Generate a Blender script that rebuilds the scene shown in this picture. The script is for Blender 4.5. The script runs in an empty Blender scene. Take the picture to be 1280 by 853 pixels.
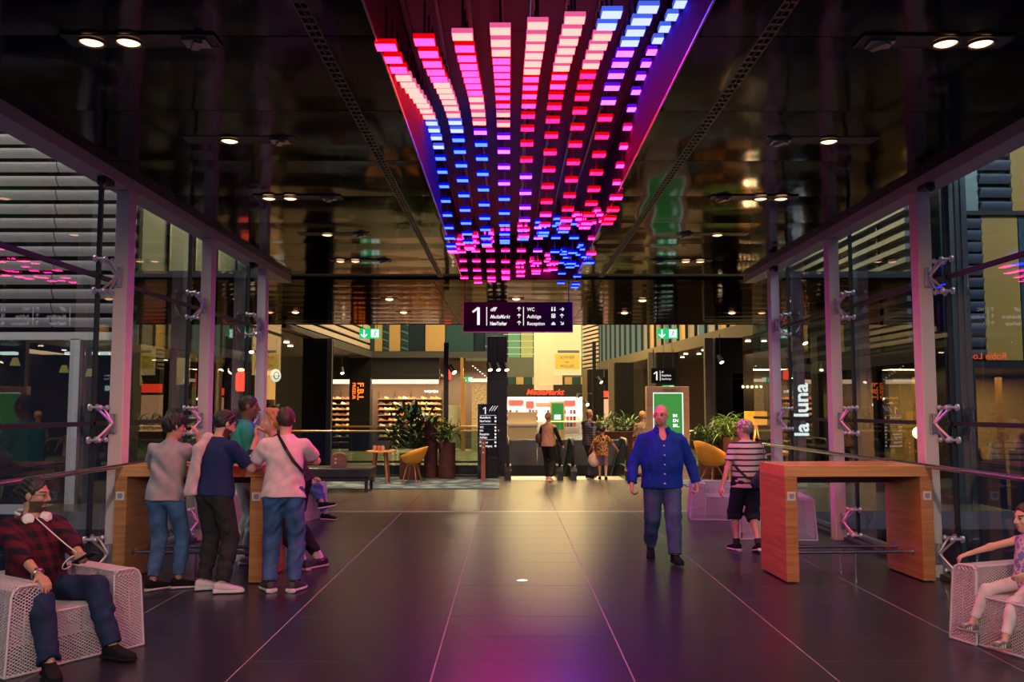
import bpy, math, random
import numpy as np
from mathutils import Vector, Matrix, Euler
random.seed(7)
SC = bpy.context.scene
COL = SC.collection
PI = math.pi
def R(d): return math.radians(d)

# ---------------------------------------------------------------- camera
cam_data = bpy.data.cameras.new('camera'); cam = bpy.data.objects.new('camera', cam_data); COL.objects.link(cam)
cam_data.sensor_width = 36.0; cam_data.lens = 1100.0 / 1280.0 * 36.0
cam_data.clip_start = 0.05; cam_data.clip_end = 300
cam.location = (0, 0, 1.7)
cam.rotation_euler = (PI / 2 + math.atan(86.0 / 1100.0), 0, -3.5 / 1100.0)
SC.camera = cam

# ---------------------------------------------------------------- world, large lights, exposure
world = bpy.data.worlds.new('world'); SC.world = world; world.use_nodes = True
bg = world.node_tree.nodes['Background']
bg.inputs[0].default_value = (0.45, 0.46, 1.0, 1); bg.inputs[1].default_value = 0.11
SC.view_settings.view_transform = 'Standard'; SC.view_settings.look = 'None'
SC.view_settings.exposure = 0.75; SC.view_settings.gamma = 1.0; SC.view_settings.use_curve_mapping = False
try:
    SC.cycles.max_bounces = 8; SC.cycles.transparent_max_bounces = 24
    SC.cycles.caustics_reflective = False; SC.cycles.caustics_refractive = False
    SC.cycles.sample_clamp_indirect = 3.0
except Exception: pass

def area(name, loc, rot, sx, sy, power, col):
    l = bpy.data.lights.new(name, 'AREA'); l.shape = 'RECTANGLE'; l.size = sx; l.size_y = sy
    l.energy = power; l.color = col
    o = bpy.data.objects.new(name, l); o.location = loc; o.rotation_euler = rot; COL.objects.link(o); return o
# daylight falling through the glass roof of the atrium behind the bridge; two added washes brighten the outer facades
area('atrium_roof_light', (1.6, 40, 11), (0, 0, 0), 6, 30, 4600, (1.0, 0.73, 0.32))
area('facade_fill_left', (-11, 9, 9.5), (R(38), 0, 0), 10, 3, 480, (1.0, 0.86, 0.72))
area('facade_fill_right', (12, 9, 9.5), (R(38), 0, 0), 10, 3, 420, (0.85, 0.92, 1.0))

# ---------------------------------------------------------------- object helpers
def tag(o, label=None, cat=None, group=None, kind=None):
    if label: o['label'] = label
    if cat: o['category'] = cat
    if group: o['group'] = group
    if kind: o['kind'] = kind
    return o
def link(name, data, parent=None, loc=None, rot=None):
    o = bpy.data.objects.new(name, data); COL.objects.link(o)
    if parent is not None: o.parent = parent
    if loc is not None: o.location = loc
    if rot is not None: o.rotation_euler = rot
    return o
def thing(name, label, cat, loc=(0, 0, 0), rz=0, group=None, kind=None):
    o = link(name, None, None, loc, (0, 0, rz)); o.empty_display_size = 0.1
    return tag(o, label, cat, group, kind)
def dup(root, loc, rz=None, label=None):
    r = root.copy(); COL.objects.link(r); r.location = loc
    if rz is not None: r.rotation_euler = (0, 0, rz)
    if label: r['label'] = label
    for ch in list(root.children):
        c = ch.copy(); COL.objects.link(c); c.parent = r
        for g in list(ch.children):
            d = g.copy(); COL.objects.link(d); d.parent = c
    return r
def basis(d):
    d = Vector(d).normalized(); a = Vector((0, 0, 1)) if abs(d.z) < 0.9 else Vector((1, 0, 0))
    u = d.cross(a).normalized(); return u, d.cross(u).normalized()

class MB:
    def __init__(s): s.v = []; s.f = []; s.m = []
    def add(s, vs, fs, m=0):
        n = len(s.v); s.v += [tuple(p) for p in vs]; s.f += [tuple(i + n for i in f) for f in fs]; s.m += [m] * len(fs); return s
    def box(s, c, d, rz=0, rx=0, ry=0, m=0):
        hx, hy, hz = d[0] / 2, d[1] / 2, d[2] / 2
        M = Matrix.Translation(c) @ Euler((rx, ry, rz)).to_matrix().to_4x4()
        vs = [M @ Vector((x, y, z)) for x in (-hx, hx) for y in (-hy, hy) for z in (-hz, hz)]
        return s.add(vs, [(0, 1, 3, 2), (4, 6, 7, 5), (0, 4, 5, 1), (2, 3, 7, 6), (0, 2, 6, 4), (1, 5, 7, 3)], m)
    def bb(s, x0, x1, y0, y1, z0, z1, m=0):
        return s.box(((x0 + x1) / 2, (y0 + y1) / 2, (z0 + z1) / 2), (abs(x1 - x0), abs(y1 - y0), abs(z1 - z0)), m=m)
    def cyl(s, a, b, r0, r1=None, n=12, m=0, cap=True):
        r1 = r0 if r1 is None else r1; a = Vector(a); b = Vector(b); u, w = basis(b - a); vs = []
        for p, r in ((a, r0), (b, r1)):
            for k in range(n):
                t = 2 * PI * k / n; vs.append(p + u * (r * math.cos(t)) + w * (r * math.sin(t)))
        fs = [(k, (k + 1) % n, n + (k + 1) % n, n + k) for k in range(n)]
        if cap: fs += [tuple(range(n - 1, -1, -1)), tuple(range(n, 2 * n))]
        return s.add(vs, fs, m)
    def tube(s, pts, r, n=8, m=0, closed=False):
        pts = [Vector(p) for p in pts]; N = len(pts); vs = []; u = None
        for i, p in enumerate(pts):
            if closed: d = pts[(i + 1) % N] - pts[i - 1]
            else: d = pts[min(i + 1, N - 1)] - pts[max(i - 1, 0)]
            d.normalize()
            if u is None: u, _ = basis(d)
            u = (u - d * u.dot(d)).normalized(); w = d.cross(u)
            rr = r[i] if isinstance(r, (list, tuple)) else r
            for k in range(n):
                t = 2 * PI * k / n; vs.append(p + u * (rr * math.cos(t)) + w * (rr * math.sin(t)))
        fs = []
        for i in range(N if closed else N - 1):
            j = (i + 1) % N
            fs += [(i * n + k, i * n + (k + 1) % n, j * n + (k + 1) % n, j * n + k) for k in range(n)]
        if not closed: fs += [tuple(range(n - 1, -1, -1)), tuple((N - 1) * n + k for k in range(n))]
        return s.add(vs, fs, m)
    def lathe(s, prof, c=(0, 0, 0), n=20, m=0):
        c = Vector(c); vs = []
        for r, z in prof:
            for k in range(n):
                t = 2 * PI * k / n; vs.append(c + Vector((r * math.cos(t), r * math.sin(t), z)))
        fs = []
        for i in range(len(prof) - 1):
            fs += [(i * n + k, i * n + (k + 1) % n, (i + 1) * n + (k + 1) % n, (i + 1) * n + k) for k in range(n)]
        fs += [tuple(range(n - 1, -1, -1)), tuple((len(prof) - 1) * n + k for k in range(n))]
        return s.add(vs, fs, m)
    def prism(s, poly, a, b, axis='z', m=0):
        n = len(poly)
        def P(u, v, w): return {'z': (u, v, w), 'y': (u, w, v), 'x': (w, u, v)}[axis]
        vs = [P(u, v, a) for u, v in poly] + [P(u, v, b) for u, v in poly]
        fs = [(k, (k + 1) % n, n + (k + 1) % n, n + k) for k in range(n)] + [tuple(range(n - 1, -1, -1)), tuple(range(n, 2 * n))]
        return s.add(vs, fs, m)
    def sph(s, c, r, n=10, m=0, sc=(1, 1, 1)):
        prof = []; vs = []; c = Vector(c); k2 = max(4, n // 2)
        vs.append(c + Vector((0, 0, r * sc[2])))
        for i in range(1, k2):
            t = PI * i / k2
            for k in range(n):
                p = 2 * PI * k / n; vs.append(c + Vector((r * math.sin(t) * math.cos(p) * sc[0], r * math.sin(t) * math.sin(p) * sc[1], r * math.cos(t) * sc[2])))
        vs.append(c - Vector((0, 0, r * sc[2]))); L = len(vs) - 1
        fs = [(0, 1 + k, 1 + (k + 1) % n) for k in range(n)]
        for i in range(k2 - 2):
            fs += [(1 + i * n + k, 1 + (i + 1) * n + k, 1 + (i + 1) * n + (k + 1) % n, 1 + i * n + (k + 1) % n) for k in range(n)]
        b = 1 + (k2 - 2) * n; fs += [(L, b + (k + 1) % n, b + k) for k in range(n)]
        return s.add(vs, fs, m)
    def mesh(s, name, mats, smooth=False):
        me = bpy.data.meshes.new(name); me.from_pydata(s.v, [], s.f)
        for m in (mats if isinstance(mats, (list, tuple)) else [mats]): me.materials.append(m)
        if any(s.m): me.polygons.foreach_set('material_index', s.m)
        if smooth:
            me.polygons.foreach_set('use_smooth', [True] * len(s.f))
            try: me.set_sharp_from_angle(angle=R(38))
            except Exception: pass
        me.validate(); me.update(); return me
    def build(s, name, mats, parent=None, smooth=False, bevel=0, loc=None, rot=None):
        o = link(name, s.mesh(name, mats, smooth), parent, loc, rot)
        if bevel:
            b = o.modifiers.new('bevel', 'BEVEL'); b.width = bevel; b.segments = 2; b.limit_method = 'ANGLE'
        return o

# ---------------------------------------------------------------- materials
MATS = {}
def mat(name, col=(0.5, 0.5, 0.5), rough=0.5, metal=0.0, emit=None, es=1.0, noise=0, nscale=8, bump=0, bscale=60, spec=0.5, aniso=0, stretch=(1, 1, 1), alpha=None, coat=0):
    if name in MATS: return MATS[name]
    m = bpy.data.materials.new(name); m.use_nodes = True; nt = m.node_tree; b = nt.nodes['Principled BSDF']
    b.inputs['Base Color'].default_value = (*col, 1); b.inputs['Roughness'].default_value = rough; b.inputs['Metallic'].default_value = metal
    b.inputs['Specular IOR Level'].default_value = spec
    if coat: b.inputs['Coat Weight'].default_value = coat; b.inputs['Coat Roughness'].default_value = 0.08
    if emit: b.inputs['Emission Color'].default_value = (*emit, 1); b.inputs['Emission Strength'].default_value = es
    if noise or bump:
        tc = nt.nodes.new('ShaderNodeTexCoord'); mp = nt.nodes.new('ShaderNodeMapping'); mp.inputs['Scale'].default_value = stretch
        nt.links.new(tc.outputs['Object'], mp.inputs['Vector'])
    if noise:
        n = nt.nodes.new('ShaderNodeTexNoise'); n.inputs['Scale'].default_value = nscale; n.inputs['Detail'].default_value = 5
        r = nt.nodes.new('ShaderNodeValToRGB'); k0 = max(0, 1 - noise); k1 = 1 + noise
        r.color_ramp.elements[0].position = 0.3; r.color_ramp.elements[1].position = 0.7
        r.color_ramp.elements[0].color = (*[c * k0 for c in col], 1); r.color_ramp.elements[1].color = (*[min(1, c * k1) for c in col], 1)
        nt.links.new(mp.outputs[0], n.inputs['Vector']); nt.links.new(n.outputs['Fac'], r.inputs[0]); nt.links.new(r.outputs[0], b.inputs['Base Color'])
    if bump:
        n = nt.nodes.new('ShaderNodeTexNoise'); n.inputs['Scale'].default_value = bscale; n.inputs['Detail'].default_value = 3
        bp = nt.nodes.new('ShaderNodeBump'); bp.inputs['Strength'].default_value = bump; bp.inputs['Distance'].default_value = 0.01
        nt.links.new(mp.outputs[0], n.inputs['Vector']); nt.links.new(n.outputs['Fac'], bp.inputs['Height']); nt.links.new(bp.outputs[0], b.inputs['Normal'])
    MATS[name] = m; return m
def emis(name, col, s=1.0):
    if name in MATS: return MATS[name]
    m = bpy.data.materials.new(name); m.use_nodes = True; nt = m.node_tree; nt.nodes.clear()
    e = nt.nodes.new('ShaderNodeEmission'); e.inputs[0].default_value = (*col, 1); e.inputs[1].default_value = s
    o = nt.nodes.new('ShaderNodeOutputMaterial'); nt.links.new(e.outputs[0], o.inputs[0]); MATS[name] = m; return m
def glass(name, tint=(0.8, 0.9, 0.9), refl=1.0, rough=0.0, ior=1.5, dirt=0.0):
    if name in MATS: return MATS[name]
    m = bpy.data.materials.new(name); m.use_nodes = True; nt = m.node_tree; nt.nodes.clear()
    t = nt.nodes.new('ShaderNodeBsdfTransparent'); t.inputs[0].default_value = (*tint, 1)
    g = nt.nodes.new('ShaderNodeBsdfGlossy'); g.inputs['Roughness'].default_value = rough; g.inputs['Color'].default_value = (refl, refl, refl, 1)
    f = nt.nodes.new('ShaderNodeFresnel'); f.inputs['IOR'].default_value = ior
    geo = nt.nodes.new('ShaderNodeNewGeometry'); mn = nt.nodes.new('ShaderNodeMath'); mn.operation = 'MULTIPLY'
    inv = nt.nodes.new('ShaderNodeMath'); inv.operation = 'SUBTRACT'; inv.inputs[0].default_value = 1
    nt.links.new(geo.outputs['Backfacing'], inv.inputs[1]); nt.links.new(f.outputs[0], mn.inputs[0]); nt.links.new(inv.outputs[0], mn.inputs[1])
    x = nt.nodes.new('ShaderNodeMixShader'); nt.links.new(mn.outputs[0], x.inputs[0]); nt.links.new(t.outputs[0], x.inputs[1]); nt.links.new(g.outputs[0], x.inputs[2])
    o = nt.nodes.new('ShaderNodeOutputMaterial'); nt.links.new(x.outputs[0], o.inputs[0]); MATS[name] = m; return m

def wood(name, c0, c1, axis=(1, 12, 60), rough=0.42):
    if name in MATS: return MATS[name]
    m = mat(name, c0, rough); nt = m.node_tree; b = nt.nodes['Principled BSDF']
    tc = nt.nodes.new('ShaderNodeTexCoord'); mp = nt.nodes.new('ShaderNodeMapping'); mp.inputs['Scale'].default_value = axis
    n = nt.nodes.new('ShaderNodeTexNoise'); n.inputs['Scale'].default_value = 1.0; n.inputs['Detail'].default_value = 6; n.inputs['Roughness'].default_value = 0.65
    r = nt.nodes.new('ShaderNodeValToRGB'); r.color_ramp.elements[0].position = 0.36; r.color_ramp.elements[1].position = 0.62
    r.color_ramp.elements[0].color = (*c0, 1); r.color_ramp.elements[1].color = (*c1, 1)
    nt.links.new(tc.outputs['Object'], mp.inputs[0]); nt.links.new(mp.outputs[0], n.inputs['Vector']); nt.links.new(n.outputs['Fac'], r.inputs[0]); nt.links.new(r.outputs[0], b.inputs['Base Color'])
    return m

def text(body, size, mt, parent, loc, rot, name='lettering', ext=0.002, align='LEFT', shear=0, scale=(1, 1, 1), spacing=1.0, bold=0):
    cu = bpy.data.curves.new(name, 'FONT'); cu.body = body; cu.size = size; cu.extrude = ext; cu.align_x = align; cu.shear = shear
    cu.space_character = spacing; cu.offset = bold; cu.resolution_u = 3
    tmp = bpy.data.objects.new('tmp', cu); COL.objects.link(tmp)
    dg = bpy.context.evaluated_depsgraph_get(); me = bpy.data.meshes.new_from_object(tmp.evaluated_get(dg))
    bpy.data.objects.remove(tmp); bpy.data.curves.remove(cu); me.name = name
    me.materials.clear(); me.materials.append(mt)
    o = link(name, me, parent, loc, rot); o.scale = scale; return o
FACE_CAM = (PI / 2, 0, 0)      # text upright, readable from -y
def lathe_obj(name, prof, mt, parent, n=20): return MB().lathe(prof, n=n).build(name, mt, parent, smooth=True)
# ================================================================ floor
ZC = 4.10
XL, XR = -3.94, 4.24            # inner edges of the steel columns
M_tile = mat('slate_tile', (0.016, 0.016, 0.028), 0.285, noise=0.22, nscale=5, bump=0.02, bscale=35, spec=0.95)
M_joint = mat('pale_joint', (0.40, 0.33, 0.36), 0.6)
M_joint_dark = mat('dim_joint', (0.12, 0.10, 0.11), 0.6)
M_tile_lit = mat('slate_tile_lit', (0.11, 0.092, 0.062), 0.26, noise=0.2, nscale=3, spec=0.95)  # same slate, the bright landing light put into a lighter, warmer colour
floor = thing('floor', 'dark slate tiled floor of the bridge', 'floor', kind='structure')
MB().bb(-4.6, 4.9, -8.2, 14.9, -0.30, -0.016).build('screed', M_joint_dark, floor); MB().bb(-4.35, 4.65, -8.2, 0.97, -0.016, -0.0005).build('tile', M_tile, floor)
TX = [-4.35] + [-3.06 + 1.283 * k for k in range(6)] + [4.65]
tile_mesh = {}
y = 6.12 - 0.642 * 8; rows = []
while y < 14.85: rows.append(y); y += 0.642
for j, y0 in enumerate(rows):
    y1 = min(y0 + 0.642, 14.87)
    for i in range(len(TX) - 1):
        w = round(TX[i + 1] - TX[i] - 0.010, 4); d = round(y1 - y0 - 0.005, 4)
        if (w, d) not in tile_mesh: tile_mesh[(w, d)] = MB().box((0, 0, -0.008), (w, d, 0.016)).mesh('tile', M_tile)
        link('tile', tile_mesh[(w, d)], floor, ((TX[i] + TX[i + 1]) / 2, (y0 + y1) / 2, random.uniform(-0.0006, 0)))
for i in range(1, len(TX) - 1):
    MB().bb(TX[i] - 0.0035, TX[i] + 0.0035, rows[0], 14.87, -0.012, -0.0012).build('joint_strip', M_joint, floor)
M_joint_row = mat('row_joint', (0.17, 0.14, 0.16), 0.6)
for y0 in rows: MB().bb(-4.35, 4.65, y0 - 0.0024, y0 + 0.0024, -0.012, -0.0012).build('joint_strip', M_joint_row, floor)
MB().bb(-4.35, 4.65, 14.89, 14.96, -0.3, 0.002).build('threshold_strip', mat('brass_strip', (0.75, 0.66, 0.5), 0.35, 0.6), floor)
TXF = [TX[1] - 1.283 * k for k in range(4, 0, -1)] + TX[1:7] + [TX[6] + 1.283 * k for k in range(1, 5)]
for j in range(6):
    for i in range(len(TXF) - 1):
        MB().bb(TXF[i] + 0.004, TXF[i + 1] - 0.004, 14.97 + j * 1.25, 14.97 + j * 1.25 + 1.247, -0.02, -0.0005).build('tile', M_tile_lit, floor)
MB().bb(-8.3, 8.6, 14.96, 22.5, -0.3, -0.021).build('screed', M_joint_dark, floor)
fl = thing('floor_spot', 'small round white light set in the dark floor tiles', 'floor light', (0.13, 8.93, 0))
MB().cyl((0, 0, 0.0005), (0, 0, 0.004), 0.062, n=24).build('ring', mat('steel', (0.6, 0.58, 0.58), 0.25, 1.0), fl)
MB().cyl((0, 0, 0.004), (0, 0, 0.005), 0.05, n=24).build('lens', emis('floor_lens', (1, 0.9, 0.8), 1.0), fl)

# ================================================================ ceiling
def ceil_mat():
    m = mat('polished_dark_panel', (0.036, 0.038, 0.047), 0.085, 1.0); nt = m.node_tree; b = nt.nodes['Principled BSDF']
    tc = nt.nodes.new('ShaderNodeTexCoord'); mp = nt.nodes.new('ShaderNodeMapping'); mp.inputs['Scale'].default_value = (0.9, 1.6, 1)
    n = nt.nodes.new('ShaderNodeTexNoise'); n.inputs['Scale'].default_value = 1.1; n.inputs['Detail'].default_value = 1
    b.inputs['Specular Tint'].default_value = (.62, .60, .62, 1)
    bp = nt.nodes.new('ShaderNodeBump'); bp.inputs['Strength'].default_value = 0.13; bp.inputs['Distance'].default_value = 0.05
    nt.links.new(tc.outputs['Object'], mp.inputs[0]); nt.links.new(mp.outputs[0], n.inputs['Vector']); nt.links.new(n.outputs['Fac'], bp.inputs['Height']); nt.links.new(bp.outputs[0], b.inputs['Normal'])
    return m
M_ceil = ceil_mat()
M_ceil_far = M_ceil.copy(); M_ceil_far.name = 'polished_dark_panel_dimmed'; M_ceil_far.node_tree.nodes['Principled BSDF'].inputs['Base Color'].default_value = (0.026, 0.021, 0.018, 1); M_ceil_far.node_tree.nodes['Principled BSDF'].inputs['Specular Tint'].default_value = (.28, .24, .22, 1)  # same dark panel, colour and tint lowered against the bright landing reflections
M_black = mat('matt_black', (0.010, 0.010, 0.012), 0.6)
M_dark = mat('dark_metal', (0.03, 0.031, 0.036), 0.45)
M_fascia = mat('fascia_paint', (0.42, 0.36, 0.34), 0.5)
M_steel = mat('steel', (0.6, 0.58, 0.58), 0.25, 1.0)
M_conc = mat('recess_board', (0.13, 0.125, 0.13), 0.75, noise=0.12, nscale=2)
ceiling = thing('ceiling', 'polished dark metal panel ceiling', 'ceiling', kind='structure')
RX0, RX1, RY1 = -0.86, 1.20, 15.9      # recess opening
SXL, SXR = -1.24, 1.66                 # ventilation slots
def pillow(x0, x1, y0, y1, z, amp, nx=8, ny=8):
    vs = []; fs = []
    for j in range(ny + 1):
        for i in range(nx + 1):
            u = i / nx; v = j / ny
            b = (1 - (2 * u - 1) ** 4) * (1 - (2 * v - 1) ** 2)
            vs.append((x0 + (x1 - x0) * u, y0 + (y1 - y0) * v, z - amp * b))
    for j in range(ny):
        for i in range(nx):
            a = j * (nx + 1) + i; fs.append((a, a + nx + 1, a + nx + 2, a + 1))
    mb = MB().add(vs, fs); mb.bb(x0, x1, y0, y0 + 0.004, z, z + 0.03); mb.bb(x0, x1, y1 - 0.004, y1, z, z + 0.03); return mb
ys = [1.24 + 1.42 * k for k in range(11)]   # seams 5.5, 6.92, 8.34 ...
for j in range(len(ys) - 1):
    y0, y1 = ys[j] + 0.006, min(ys[j + 1], 15.9) - 0.006
    for x0, x1 in ((-3.95, SXL - 0.045), (SXL + 0.045, RX0), (RX1, SXR - 0.045), (SXR + 0.045, 4.25)):
        pillow(x0, x1, y0, y1, ZC, 0.010 if abs(x1 - x0) > 1 else 0.005).build('ceiling_panel', M_ceil, ceiling, smooth=True)
MB().bb(-4.3, RX0 - 0.02, 0.5, 16.0, ZC + 0.035, ZC + 0.15).bb(RX1 + 0.02, 4.6, 0.5, 16.0, ZC + 0.035, ZC + 0.15).build('ceiling_backing', M_black, ceiling)
for sx in (SXL, SXR):               # slotted air strips
    mb = MB(); yy = 1.3
    while yy < 15.8: mb.bb(sx - 0.045, sx + 0.045, yy, yy + 0.035, ZC - 0.002, ZC + 0.01); yy += 0.10
    mb.bb(sx - 0.045, sx - 0.036, 1.3, 15.85, ZC - 0.003, ZC + 0.012).bb(sx + 0.036, sx + 0.045, 1.3, 15.85, ZC - 0.003, ZC + 0.012).bb(sx - 0.004, sx + 0.004, 1.3, 15.85, ZC - 0.002, ZC + 0.01)
    o = mb.build('air_slot', mat('slot_metal', (0.10, 0.10, 0.11), 0.4, 0.8), ceiling)
# far, lower polished ceiling over the landing
for j in range(9):
    for x0, x1 in ((-7.2, -4.3), (-4.3, -1.4), (-1.4, 1.7), (1.7, 4.6), (4.6, 7.6)):
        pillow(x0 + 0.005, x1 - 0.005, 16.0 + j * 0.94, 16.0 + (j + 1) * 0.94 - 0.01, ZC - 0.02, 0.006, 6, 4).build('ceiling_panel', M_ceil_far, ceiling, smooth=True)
MB().bb(-7.2, 7.6, 16.0, 24.5, ZC + 0.02, ZC + 0.14).build('ceiling_backing', M_black, ceiling)
MB().bb(-7.2, 7.6, 24.46, 24.5, ZC - 0.03, ZC + 0.4).build('ceiling_edge', M_dark, ceiling)
# recess with board lining
mb = MB()
for j in range(10):
    for x0, x1 in ((RX0 - 0.02, 0.165), (0.175, RX1 + 0.02)): mb.bb(x0, x1, 1.3 + j * 1.47, 1.3 + (j + 1) * 1.47 - 0.01, ZC + 0.78, ZC + 0.82)
mb.build('recess_board', M_conc, ceiling)
M_rside = mat('recess_side_black', (0.02, 0.02, 0.024), 0.9, spec=0.1)
MB().bb(RX0 - 0.03, RX0, 0.5, RY1, ZC, ZC + 0.85).bb(RX1, RX1 + 0.03, 0.5, RY1, ZC, ZC + 0.85).bb(RX0, RX1, RY1, RY1 + 0.04, ZC - 0.02, ZC + 0.85).build('recess_side', M_rside, ceiling)
MB().bb(RX0 - 0.006, RX0 + 0.006, 0.5, RY1, ZC - 0.012, ZC).bb(RX1 - 0.006, RX1 + 0.006, 0.5, RY1, ZC - 0.012, ZC).build('recess_trim', mat('bright_trim', (0.35, 0.34, 0.36), 0.3, 0.9), ceiling)
MB().bb(-4.6, 4.9, -8.2, 1.26, ZC, ZC + 0.1).build('ceiling_panel', M_dark, ceiling)

# fascia beams above the glass
for nm, x0, x1, lab in (('trim_1', -4.16, -3.93, 'grey metal fascia beam along the top of the left glass wall'), ('trim_2', 4.23, 4.46, 'grey metal fascia beam along the top of the right glass wall')):
    tag(MB().bb(x0, x1, -0.5, 15.75, 3.98, ZC + 0.02).build(nm, M_fascia, None, bevel=0.006), lab, 'trim', kind='structure')

# ================================================================ columns, glass walls
M_col = mat('column_paint', (0.68, 0.57, 0.52), 0.5)
CY = [9.10, 11.65, 14.25]; CYF = [1.45, 4.0, 6.55] + CY
words = ['nearest', 'middle', 'farthest']
for side, x0, x1 in (('left', XL - 0.14, XL), ('right', XR, XR + 0.14)):
    for k, yy in enumerate(CYF):
        lab = f'tall pale steel column, {words[k - 3]} of the three along the {side} glass wall' if k >= 3 else f'pale steel column of the {side} glass wall beside the viewer'
        o = thing('steel_column', lab, 'column', ((x0 + x1) / 2, yy, 0))
        if k < 3: o['group'] = f'{side} columns near the viewer'
        MB().bb(-0.07, 0.07, -0.09, 0.09, 0.012, 3.975).build('shaft', M_col, o, bevel=0.006)
        MB().bb(-0.10, 0.10, -0.12, 0.12, 0, 0.012).build('base_plate', M_steel, o)
M_glass = glass('facade_glass', (0.80, 0.88, 0.88), 1.0, ior=1.6)
M_seam = mat('black_seal', (0.012, 0.013, 0.016), 0.5)
GZ = [0.06, 1.56, 3.06, 4.02]
def spider(parent, x, yy, z, sg):
    """X shaped stainless clamp: hub on the column, four arms out to the glass"""
    s = link('spider_clamp', None, parent, (x, yy, z)); s.empty_display_size = 0.05; s.scale = (1.0, 1.3, 1.25)
    gx = sg * 0.20
    MB().box((sg * 0.0, -0.105, 0), (0.05, 0.03, 0.16)).build('bracket', M_steel, s)
    mb = MB(); bo = MB()
    for dy in (-0.11, 0.0):
        for dz in (-0.13, 0.13):
            mb.tube([(0, -0.115 + dy * 0.1, 0), (sg * 0.05, -0.12 + dy * .6, dz * 0.55), (sg * 0.10, -0.12 + dy, dz)], 0.011, 6)
            bo.cyl((sg * 0.06, -0.12 + dy, dz), (sg * 0.16, -0.12 + dy, dz), 0.011, n=8)
            bo.cyl((sg * 0.155, -0.12 + dy, dz), (sg * 0.175, -0.12 + dy, dz), 0.028, n=12)
            bo.sph((sg * 0.06, -0.12 + dy, dz), 0.022, 8)
    mc = mat('clamp_steel', (.72, .68, .68), .38, .75); mb.build('arm', mc, s, smooth=True); bo.build('bolt', mc, s, smooth=True)
for side, sg, gx, cx in (('left', -1, XL - 0.26, XL - 0.07), ('right', 1, XR + 0.26, XR + 0.07)):
    W = thing('wall_' + side, f'{side} wall of bolted glass panes with black seams and steel clamps', 'wall', kind='structure')
    yb = [-1.1] + [c - 0.17 for c in CYF] + [16.2]
    for j in range(len(yb) - 1):
        for k in range(3):
            me = MB()
            a, b, c, d = (gx, yb[j] + .012, GZ[k] + .012), (gx, yb[j + 1] - .012, GZ[k] + .012), (gx, yb[j + 1] - .012, GZ[k + 1] - .012), (gx, yb[j] + .012, GZ[k + 1] - .012)
            e = sg * 0.012
            A = [a, b, c, d]; B = [(p[0] + e, p[1], p[2]) for p in A]
            f = [(0, 1, 2, 3), (7, 6, 5, 4), (0, 4, 5, 1), (1, 5, 6, 2), (2, 6, 7, 3), (3, 7, 4, 0)]
            if sg < 0: f = [t[::-1] for t in f]
            f = [t[::-1] for t in f]
            me.add(A + B, f).build('glass_pane', M_glass, W)
    for z in GZ[1:3]: MB().bb(gx - 0.02, gx + 0.02, -1.1, 16.2, z - 0.022, z + 0.022).build('seam', M_seam, W)
    for yy in yb[1:-1]: MB().bb(gx - 0.02, gx + 0.02, yy - 0.02, yy + 0.02, 0.03, 4.05).build('seam', M_seam, W)
    MB().bb(gx - 0.05 * 1, gx + 0.05, -1.1, 16.2, -0.02, 0.07).bb(gx - sg * 0.05, gx - sg * 0.16, -1.1, 16.2, -0.02, 0.05).build('base_rail', M_dark, W)
    for yy in CYF[2:]:
        for z in (0.26, 1.56, 3.06): spider(W, cx, yy, z, sg)
    # handrail on brackets
    hr = thing('handrail', f'round polished handrail along the {side} glass wall', 'handrail', (0, 0, 0))
    hx = (XL if sg < 0 else XR) - sg * 0.07
    MB().tube([(hx, -0.8, 1.14), (hx, 15.9, 1.14)], 0.024, 12).build('rail', mat('rail_steel', (0.55, 0.50, 0.50), 0.22, 1.0), hr, smooth=True)
    for yy in CYF[2:]: MB().cyl((hx, yy, 1.14), (hx + sg * 0.075, yy, 1.10), 0.012, n=8).build('bracket', M_steel, hr, smooth=True)
# dome camera / small floodlights under the fascia beams
for x, yy, lab in ((-3.98, 8.55, 'small black camera box under the left fascia beam by the nearest column'), (4.22, 8.75, 'black dome camera under the right fascia beam by the nearest column'),
                   (-3.98, 13.6, 'tiny black camera box under the left fascia beam by the farthest column'), (4.22, 13.9, 'tiny black camera box under the right fascia beam by the farthest column')):
    o = thing('security_camera', lab, 'camera', (x, yy, 3.98))
    MB().box((0, 0, -0.03), (0.09, 0.2, 0.06)).build('housing', M_black, o, bevel=0.01)
    MB().sph((0, -0.1, -0.06), 0.045, 12).build('lens', mat('lens_black', (0.01, 0.01, 0.01), 0.05), o, smooth=True)

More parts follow.
